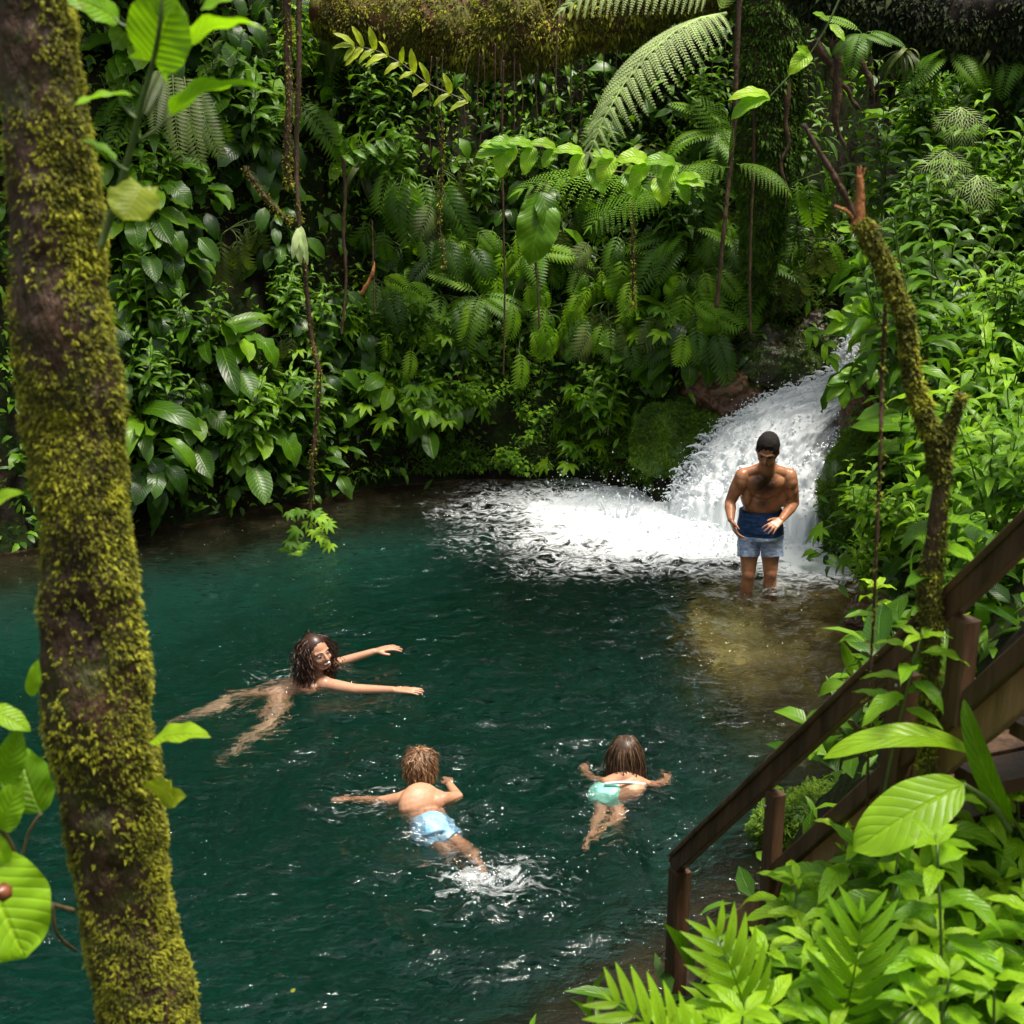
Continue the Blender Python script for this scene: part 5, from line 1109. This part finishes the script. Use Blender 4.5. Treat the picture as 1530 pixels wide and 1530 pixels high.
def strands(b, P, n, L, wav, rad, rs, k=1.0, az=(90, 270), grav=1.0, out=.4, lo=-.2, curl=16., flow=None, rough_=0.0):
    """hair strands from the skull; az measured from the face direction"""
    c0 = P(0, -.012, .028); r = P(1, 0, 0) - P(0, 0, 0); f = P(0, 1, 0) - P(0, 0, 0); u = P(0, 0, 1) - P(0, 0, 0); r, f, u = nrm(r), nrm(f), nrm(u)
    for i in range(n):
        a = R(rs.uniform(*az)); e = math.asin(min(.995, max(-.9, rs.uniform(math.sin(lo), 1.0)))); d = (f * math.cos(a) + r * math.sin(a)) * math.cos(e) + u * math.sin(e)
        p = c0 + (r * np.dot(d, r) * .076 + f * np.dot(d, f) * .096 + u * np.dot(d, u) * .088) * k; m = 12; pts = [p]; hd_ = nrm(f * math.cos(a) + r * math.sin(a)); v = nrm(hd_ * math.sin(e) * 1.0 - u * math.cos(e) + d * out * .3 + rs.normal(0, .16 + rough_, 3))
        ph = rs.uniform(0, 6.28); l = L * rs.uniform(.7, 1.1) / m
        for q in range(m):
            v = nrm(v + np.array([0, 0, -.28 * grav]) + (0 if flow is None else np.array(flow)))
            # keep outside the skull
            p = p + v * l; w = p - c0; q_ = math.sqrt((np.dot(w, r) / .080) ** 2 + (np.dot(w, f) / .100) ** 2 + (np.dot(w, u) / .092) ** 2) / k
            if q_ < 1.03: p = c0 + w * (1.03 / q_)
            side = nrm(np.cross(v, d + .01)); pts.append(p + side * wav * math.sin(ph + q * curl / m * 2) * min(1, q / 3) + nrm(np.cross(v, side)) * wav * math.cos(ph + q * curl / m * 2) * min(1, q / 3))
        b.tube(np.array(pts), np.linspace(rad, rad * .35, m + 1) * rs.uniform(.7, 1.3), 5, rs.random())
def hair_mat(name, c1, c2, c3, rough=.38):
    m, nt = nodes(name); g = NT(nt); at = g.n('ShaderNodeAttribute', attribute_name='rnd').outputs['Fac']
    c = g.ramp(g.math('ADD', g.math('MULTIPLY', at, .6), g.math('MULTIPLY', g.noise(40, 3, .6, g.coord()), .4)), [(.2, c1), (.55, c2), (.9, c3)])
    g.out(g.n('ShaderNodeBsdfPrincipled', {'Base Color': c, 'Roughness': rough}).outputs[0]); return m
Jm = lambda x, y, d=0.0: PY(x, y, PZ(1135, 878, 0)[1] - d)
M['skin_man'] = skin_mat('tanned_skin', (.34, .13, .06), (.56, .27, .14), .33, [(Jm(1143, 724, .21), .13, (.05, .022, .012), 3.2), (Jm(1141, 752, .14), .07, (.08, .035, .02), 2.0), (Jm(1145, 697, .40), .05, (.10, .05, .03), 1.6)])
M['skin_woman'] = skin_mat('light_tan_skin', (.42, .21, .125), (.54, .29, .18), .38)
M['skin_child'] = skin_mat('child_skin', (.42, .20, .11), (.56, .30, .18), .5)
M['hairdark'] = hair_mat('dark_hair', (.006, .003, .002), (.014, .008, .005), (.03, .018, .011), .9)
M['hairbrown'] = hair_mat('brown_hair', (.014, .007, .005), (.045, .020, .013), (.12, .06, .038))
M['hairlight'] = hair_mat('light_brown_hair', (.07, .032, .014), (.20, .10, .045), (.42, .25, .13))
M['hairlong'] = hair_mat('wet_brown_hair', (.018, .010, .006), (.06, .032, .018), (.22, .13, .07))
M['eyewhite'] = plain('eye_white', (.38, .36, .34), .3, bump=0); M['eyedark'] = plain('eye_iris', (.015, .008, .004), .2, bump=0)
M['lips'] = plain('lips', (.30, .09, .07), .4, bump=.1); M['mouth'] = plain('open_mouth', (.22, .03, .03), .4, bump=0); M['teeth'] = plain('teeth', (.85, .83, .78), .25, bump=0)

# --- the man
p0 = PZ(1135, 878, 0); Ym = p0[1]; J = lambda x, y, d=0.0: PY(x, y, Ym - d)
man = empty('person', tuple(p0)); tag(man, 'tanned bare chested man in navy and pale blue shorts standing knee deep before the waterfall', 'person')
B_ = Body(); hc = J(1147, 672, .30); fd = nrm(np.array([-.30, -.80, -.52])); up = nrm(np.array([-.04, -.40, .92]))
P, r_, f_, u_ = B_.head(hc, fd, up, 1.0, neck=J(1146, 703, .17), nr=.056)
sl_, sr_ = J(1109, 711, .15), J(1180, 711, .15); cx_ = J(1144, 716, .13)
for s_, q in ((sl_, -1), (sr_, 1)):
    B_.cap(J(1146, 700, .15), .050, s_ + np.array([-q * .03, 0, .022]), .040)            # trapezius
    B_.ell(s_ + np.array([0, 0, -.012]), .056, .062, .070); B_.ell(s_ + np.array([q * .005, -.012, -.04]), .050, .052, .062); B_.cap(J(1146, 694, .17), .040, s_ + np.array([-q * .05, .02, .018]), .036)
B_.ell(J(1144, 724, .11), .165, .105, .125, Y=nrm([0, 1, -.25]), Z=nrm([0, -.25, 1])); B_.ell(J(1141, 748, .05), .146, .098, .13); B_.ell(J(1137, 770, .01), .148, .100, .11)
for q in (-1, 1):
    B_.ell(J(1144 + q * 16, 722, .185), .078, .034, .056, X=nrm([1, q * .25, q * .18])); B_.ell(J(1142 + q * 27, 738, .08), .045, .07, .10)
    for k_ in range(3): B_.ell(J(1140.5 + q * 6.5, 741 + k_ * 8.5, .150 - k_ * .022), .030, .016, .020)
EL, WL = J(1091, 750, .10), J(1092, 776, .27); ER, WR = J(1186, 752, .08), J(1168, 776, .26)
for s_, e_, w_, q in ((sl_, EL, WL, -1), (sr_, ER, WR, 1)):
    mid = (s_ + e_) / 2; B_.chain([s_, mid, e_], [.054, .052, .040]); B_.ell(mid + np.array([0, -.016, .01]), .044, .042, .07)
    B_.chain([e_, e_ * .65 + w_ * .35, w_], [.040, .043, .026])
B_.hand(WL, np.array([.30, -.30, -.85]), (.9, .1, .2), (0, -1, 0), .185, .55); B_.hand(WR, nrm(J(1148, 791, .36) - WR), (-.2, .5, -.8), (0, -.1, 1), .185, .35, .16)
hl, hr = J(1121, 797, .0), J(1151, 797, .0); kl, kr = J(1118, 858, .06), J(1151, 857, .05); al, ar = kl + np.array([-.01, .08, -.47]), kr + np.array([.02, .08, -.47])
for h_, k_, a_ in ((hl, kl, al), (hr, kr, ar)):
    B_.chain([h_, h_ * .45 + k_ * .55, k_], [.085, .070, .051]); B_.ell(k_ + np.array([0, -.015, 0]), .047, .045, .052); B_.chain([k_, k_ * .65 + a_ * .35, a_], [.048, .054, .032])
    B_.cap(a_, .032, a_ + np.array([0, -.16, -.02]), .026, flat=.7)
B_.cap(J(1129, 782), .100, J(1144, 782), .100)
B_.build('body', M['skin_man'], man, .0052, 7)
face(P, r_, f_, u_, man)
H_ = Body(); H_.ell(P(0, -.020, .042), .079, .097, .083, r_, f_, u_)
for q in (-1, 1): H_.ell(P(q * .066, -.01, .012), .014, .030, .034, r_, f_, u_)
hro = H_.build('hair', M['hairdark'], man, .005, 2, .004, nsc=90)
b = MB(); strands(b, P, 2200, .008, .0005, .0015, np.random.default_rng(8), .985, (38, 322), .4, 1.2, .0, 3., rough_=.5); strands(b, P, 500, .008, .0005, .0015, np.random.default_rng(9), .985, (-40, 40), .4, 1.2, .75, 3., rough_=.5); reparent(b.build('stubble', M['hairdark']), man)
S_ = Body(); S_.cyl(J(1136, 761, .015), .156, J(1136, 790, .01), .176, flat=.82, hint=(0, 1, 0)); S_.cyl(J(1136, 789, .01), .176, J(1136, 803, .01), .172, flat=.78, hint=(0, 1, 0))
for h_, kx in ((J(1120, 792, 0), 1117.5), (J(1152, 792, 0), 1154)): S_.cyl(h_, .088, J(kx, 831, .035), .082, flat=1.1, hint=(0, 1, 0))
def shorts_mat():
    m, nt = nodes('two_tone_shorts'); g = NT(nt); co = g.coord(); z = g.n('ShaderNodeSeparateXYZ', {0: co}).outputs[2]; zs = J(1136, 796, 0)[2]
    zz = g.math('ADD', z, g.math('MULTIPLY', g.math('SUBTRACT', g.noise(6, 2, .5, co), .5), .03)); n = g.noise(18, 4, .6, g.mapping(co, (1, 1, 2.5)))
    lo = g.ramp(n, [(.3, (.16, .25, .50)), (.48, (.42, .52, .76)), (.7, (.75, .80, .90))]); hi = g.ramp(n, [(.3, (.008, .040, .14)), (.7, (.022, .09, .26))])
    bm = g.n('ShaderNodeBump', {'Strength': .9, 'Distance': .02, 'Height': n}).outputs[0]
    g.out(g.n('ShaderNodeBsdfPrincipled', {'Base Color': g.mix(g.math('GREATER_THAN', zz, float(zs)), lo, hi), 'Roughness': .6, 'Normal': bm}).outputs[0]); return m
S_.build('shorts', shorts_mat(), man, .007, 3, .016, nsc=16)
b = MB(); a_ = np.linspace(-.9, .9, 9); b.tube([J(1137, 762, .015) + np.array([math.sin(q) * .150, -math.cos(q) * .122, 0]) for q in np.linspace(-3.1, 3.1, 24)], [.010] * 24, 6); reparent(b.build('waistband', plain('navy_band', (.006, .02, .06), .6)), man)

# --- the woman
Wz = lambda x, y, z=0.0: PZ(x, y, z)
wo = empty('person', tuple(Wz(476, 1028))); tag(wo, 'laughing woman with wavy dark hair swimming with both arms stretched forward', 'person')
B_ = Body(); hc = PY(474, 975, Wz(476, 1020)[1] - .02); fd = nrm(np.array([.66, -.72, .08])); up = nrm(np.array([-.22, -.05, 1]))
nb = Wz(473, 1010, .03); P, r_, f_, u_ = B_.head(hc, fd, up, .93, neck=nb, nr=.042, brow=.2)
sn, sf = Wz(484, 1022, .015), Wz(488, 1000, -.0); ch = Wz(462, 1026, -.06); hp = Wz(415, 1056, -.16)
B_.cap(nb, .045, sn, .040); B_.cap(nb, .045, sf, .040); B_.cap(sn * .5 + sf * .5 + np.array([-.05, 0, -.05]), .105, ch * .5 + hp * .5, .085); B_.cap(ch * .5 + hp * .5, .085, hp, .115)
e1, w1 = Wz(530, 1030, .005), Wz(588, 1031, .018); B_.chain([sn, e1, w1], [.045, .035, .023]); B_.ell(sn, .052, .052, .052); B_.hand(w1, nrm(Wz(628, 1032, .015) - w1), (0, 0, -1), (0, 1, 0), .19, .12, .12)
e2, w2 = Wz(506, 990, .0), Wz(532, 982, .03); w2 = e2 + nrm(w2 - e2) * .24; B_.chain([sf, e2, w2], [.043, .034, .023]); B_.hand(w2, nrm(np.array([.8, .25, .12])), (0, 0, -1), (-.3, -1, 0), .19, .25, .22)
for pts_ in ([hp + np.array([-.02, .06, 0]), Wz(345, 1072, -.20), Wz(292, 1098, -.22)], [hp + np.array([.02, -.06, 0]), Wz(410, 1104, -.20), Wz(355, 1148, -.24)]):
    h_, k_, a_ = pts_; B_.chain([h_, h_ * .4 + k_ * .6, k_, k_ * .6 + a_ * .4, a_], [.088, .070, .050, .048, .030]); B_.chain([a_, a_ + nrm(a_ - k_) * .17 + np.array([0, 0, .01])], [.032, .022])
B_.ell(nb + np.array([-.02, -.02, -.05]), .10, .15, .075); B_.build('body', M['skin_woman'], wo, .005, 4); face(P, r_, f_, u_, wo, .93, smile=1, br=.5)
b = MB(); V_, Q_ = SPH; b.add(P(0, -.019, .042) + V_[:, 0:1] * r_ * .075 + V_[:, 1:2] * f_ * .083 + V_[:, 2:3] * u_ * .083, Q_); rs = np.random.default_rng(3)
strands(b, P, 560, .28, .011, .0040, rs, .93, (66, 294), 1.0, .7, -.3, 13., rough_=.1); reparent(b.build('hair', M['hairbrown']), wo)
b = MB(); b.tube([hp + np.array([math.sin(q) * .10, math.cos(q) * .02, math.cos(q) * .115]) for q in np.linspace(0, 6.28, 18)], [.022] * 18, 6); reparent(b.build('bikini_bottom', plain('dark_swimwear', (.03, .05, .06), .5)), wo)

# --- the boy
bo = empty('person', tuple(Wz(632, 1195))); tag(bo, 'light haired child in pale blue swim shorts swimming away from the camera', 'person')
B_ = Body(); Yb = Wz(632, 1185)[1]; hc = PY(628, 1139, Yb + .05); fd = nrm(np.array([-.12, .96, .12])); up = nrm(np.array([0, -.10, 1]))
nb = Wz(630, 1176, .06); P, r_, f_, u_ = B_.head(hc, fd, up, .88, neck=nb, nr=.046, child=True)
sl_, sr_ = Wz(598, 1188, .045), Wz(662, 1188, .045); hp = Wz(646, 1240, -.045); md = Wz(634, 1208, .0)
B_.cap(nb, .042, sl_, .036); B_.cap(nb, .042, sr_, .036); B_.cap(sl_ * .5 + sr_ * .5 + np.array([0, -.03, -.03]), .125, md + np.array([0, 0, -.04]), .105, flat=.62); B_.cap(md + np.array([0, 0, -.03]), .098, hp, .098, flat=.8); B_.cap(sl_ * .85 + sr_ * .15 + np.array([0, -.01, -.01]), .048, sr_ * .85 + sl_ * .15 + np.array([0, -.01, -.01]), .048)
e1, w1 = Wz(562, 1194, .0), Wz(528, 1197, -.05); B_.chain([sl_, e1, w1], [.036, .029, .021]); B_.hand(w1, nrm(Wz(505, 1196, -.04) - w1), (0, 0, -1), (0, 1, 0), .13, .2)
e2, w2 = Wz(684, 1186, .02), Wz(672, 1168, .01); B_.chain([sr_, e2, w2], [.036, .031, .022]); B_.hand(w2, nrm(np.array([-.2, .9, -.1])), (0, 0, -1), (-1, 0, 0), .13, .3)
L1 = [hp + np.array([.035, 0, 0]), Wz(690, 1268, -.09), Wz(712, 1292, -.05)]; L2 = [hp + np.array([-.035, 0, -.01]), Wz(668, 1278, -.12), Wz(692, 1322, -.22)]
for h_, k_, a_ in (L1, L2): B_.chain([h_, k_, k_ * .6 + a_ * .4, a_], [.066, .045, .042, .026]); B_.cap(a_, .026, a_ + nrm(a_ - k_) * .11, .017)
B_.build('body', M['skin_child'], bo, .0055, 4)
b = MB(); b.add(P(0, -.020, .034) + (V_[:, 0:1] * r_ * .080 + V_[:, 1:2] * f_ * .094 + V_[:, 2:3] * u_ * .088) * .88, Q_); rs = np.random.default_rng(4)
strands(b, P, 900, .085, .003, .0032, rs, .88, (20, 340), .5, .5, -.75, 5., rough_=.28); reparent(b.build('hair', M['hairlight']), bo)
S_ = Body(); S_.cyl(md * .45 + hp * .55 + np.array([0, 0, -.01]), .100, hp, .112, flat=.95); S_.cyl(hp, .112, hp + nrm(hp - md) * .07, .108, flat=.92)
for h_, k_, a_ in (L1, L2): S_.cyl(h_, .076, h_ * .45 + k_ * .55, .074)
S_.build('shorts', plain('pale_blue_shorts', (.12, .34, .55), .5, (.42, .64, .80), 14, .5), bo, .007, 3, .008, nsc=20)

for c_ in bo.children: c_.location.z -= .022
# --- the girl
gi = empty('person', tuple(Wz(930, 1172))); tag(gi, 'long haired child in a mint green bikini swimming away from the camera', 'person')
B_ = Body(); Yb = Wz(935, 1166)[1]; hc = PY(935, 1124, Yb + .05); fd = nrm(np.array([.10, .96, .06])); up = nrm(np.array([0, -.06, 1]))
nb = Wz(934, 1160, .05); P, r_, f_, u_ = B_.head(hc, fd, up, .84, neck=nb, nr=.044, child=True)
sl_, sr_ = Wz(908, 1170, .020), Wz(962, 1173, .0); hp = Wz(909, 1195, -.060); md = Wz(922, 1181, -.01)
B_.cap(nb, .040, sl_, .034); B_.cap(nb, .040, sr_, .034); B_.cap(sl_ * .5 + sr_ * .5 + np.array([0, -.02, -.03]), .112, md + np.array([0, 0, -.03]), .096, flat=.62, hint=(0, 0, 1)); B_.cap(sl_ * .85 + sr_ * .15, .042, sr_ * .85 + sl_ * .15, .042); B_.cap(md + np.array([0, 0, -.03]), .074, hp, .084)
e1, w1 = Wz(888, 1172, -.05), Wz(874, 1166, -.10); B_.chain([sl_, e1, w1], [.033, .027, .020]); B_.hand(w1, nrm(np.array([.1, .9, 0])), (0, 0, -1), (1, 0, 0), .12, .2)
e2, w2 = Wz(980, 1178, -.03), Wz(994, 1178, -.08); B_.chain([sr_, e2, w2], [.033, .027, .020]); B_.hand(w2, nrm(np.array([.1, .9, 0])), (0, 0, -1), (-1, 0, 0), .12, .2)
L1 = [hp + np.array([-.03, 0, -.03]), Wz(894, 1234, -.12), Wz(884, 1266, -.13)]; L2 = [hp + np.array([.035, 0, -.03]), Wz(924, 1230, -.12), Wz(906, 1256, -.13)]
for h_, k_, a_ in (L1, L2): B_.chain([h_, k_, k_ * .6 + a_ * .4, a_], [.052, .036, .032, .020]); B_.cap(a_, .024, a_ + nrm(a_ - k_) * .10, .016)
B_.build('body', M['skin_child'], gi, .0055, 4)
b = MB(); b.add(P(0, -.022, .034) + (V_[:, 0:1] * r_ * .082 + V_[:, 1:2] * f_ * .096 + V_[:, 2:3] * u_ * .088) * .84, Q_); rs = np.random.default_rng(6)
strands(b, P, 800, .27, .003, .0034, rs, .84, (50, 310), 1.5, .05, -.1, 5., rough_=.10); reparent(b.build('hair', M['hairlong']), gi)
S_ = Body(); S_.cyl(md * .35 + hp * .65 + np.array([0, 0, -.01]), .094, hp + nrm(hp - md) * .03, .104, flat=.95); S_.ell(hp + np.array([0.01, -.005, .004]), .124, .090, .090); S_.build('bikini_bottom', plain('mint_swimwear', (.14, .50, .40), .5, (.40, .82, .68), 18, .4), gi, .006, 3, .006, nsc=20)
b = MB(); q0, q1 = sl_ + np.array([-.02, -.05, .02]), sr_ + np.array([.0, -.05, .03]); b.tube([q0, q0 * .5 + q1 * .5 + np.array([0, -.02, .022]), q1], [.009, .008, .009], 6, steps=12); reparent(b.build('bikini_strap', M['spray'] if False else plain('pale_blue_strap', (.35, .55, .62), .5, (.7, .8, .85))), gi)

# ------------------------------------------------------------------ light, world, camera
w = bpy.data.worlds.new('World'); sc.world = w; w.use_nodes = True; nt = w.node_tree
for n_ in list(nt.nodes): nt.nodes.remove(n_)
g = NT(nt)
SUN_EL, SUN_AZ = 74, 112      # azimuth measured from +Y (away from the camera) towards +X
sky = g.n('ShaderNodeTexSky', sky_type='NISHITA', sun_disc=False, sun_elevation=R(SUN_EL), sun_rotation=R(SUN_AZ), air_density=1.0, dust_density=5.0, ozone_density=1.0)
hs = g.n('ShaderNodeHueSaturation', {'Color': sky.outputs[0], 'Saturation': .30, 'Hue': .5, 'Value': 1.0, 'Fac': 1.0}); bg = g.n('ShaderNodeBackground', {0: hs.outputs[0], 1: .12}); o_ = g.n('ShaderNodeOutputWorld'); nt.links.new(bg.outputs[0], o_.inputs[0])
sl = bpy.data.lights.new('sun', 'SUN'); sl.energy = 3.9; sl.angle = R(16); sl.color = (1, .93, .80)
so = bpy.data.objects.new('sun', sl); col.objects.link(so)
dv = Vector((math.sin(R(SUN_AZ)) * math.cos(R(SUN_EL)), math.cos(R(SUN_AZ)) * math.cos(R(SUN_EL)), math.sin(R(SUN_EL))))
so.rotation_euler = dv.to_track_quat('Z', 'Y').to_euler()
cd = bpy.data.cameras.new('camera'); co_ = bpy.data.objects.new('camera', cd); col.objects.link(co_); sc.camera = co_
cd.sensor_width = 36; cd.lens = 36 * F_PX / 1530; co_.location = (0, 0, H); co_.rotation_euler = (math.pi / 2 - TH, 0, 0); cd.clip_end = 1000
cd.dof.use_dof = True; cd.dof.focus_distance = 9.0; cd.dof.aperture_fstop = 5.6
sc.view_settings.view_transform = 'Standard'; sc.view_settings.look = 'None'; sc.view_settings.exposure = 0.70; sc.view_settings.gamma = 1
cy = sc.cycles; cy.use_denoising = True; cy.max_bounces = 10; cy.diffuse_bounces = 3; cy.glossy_bounces = 4; cy.transmission_bounces = 6; cy.transparent_max_bounces = 10
cy.sample_clamp_indirect = 6
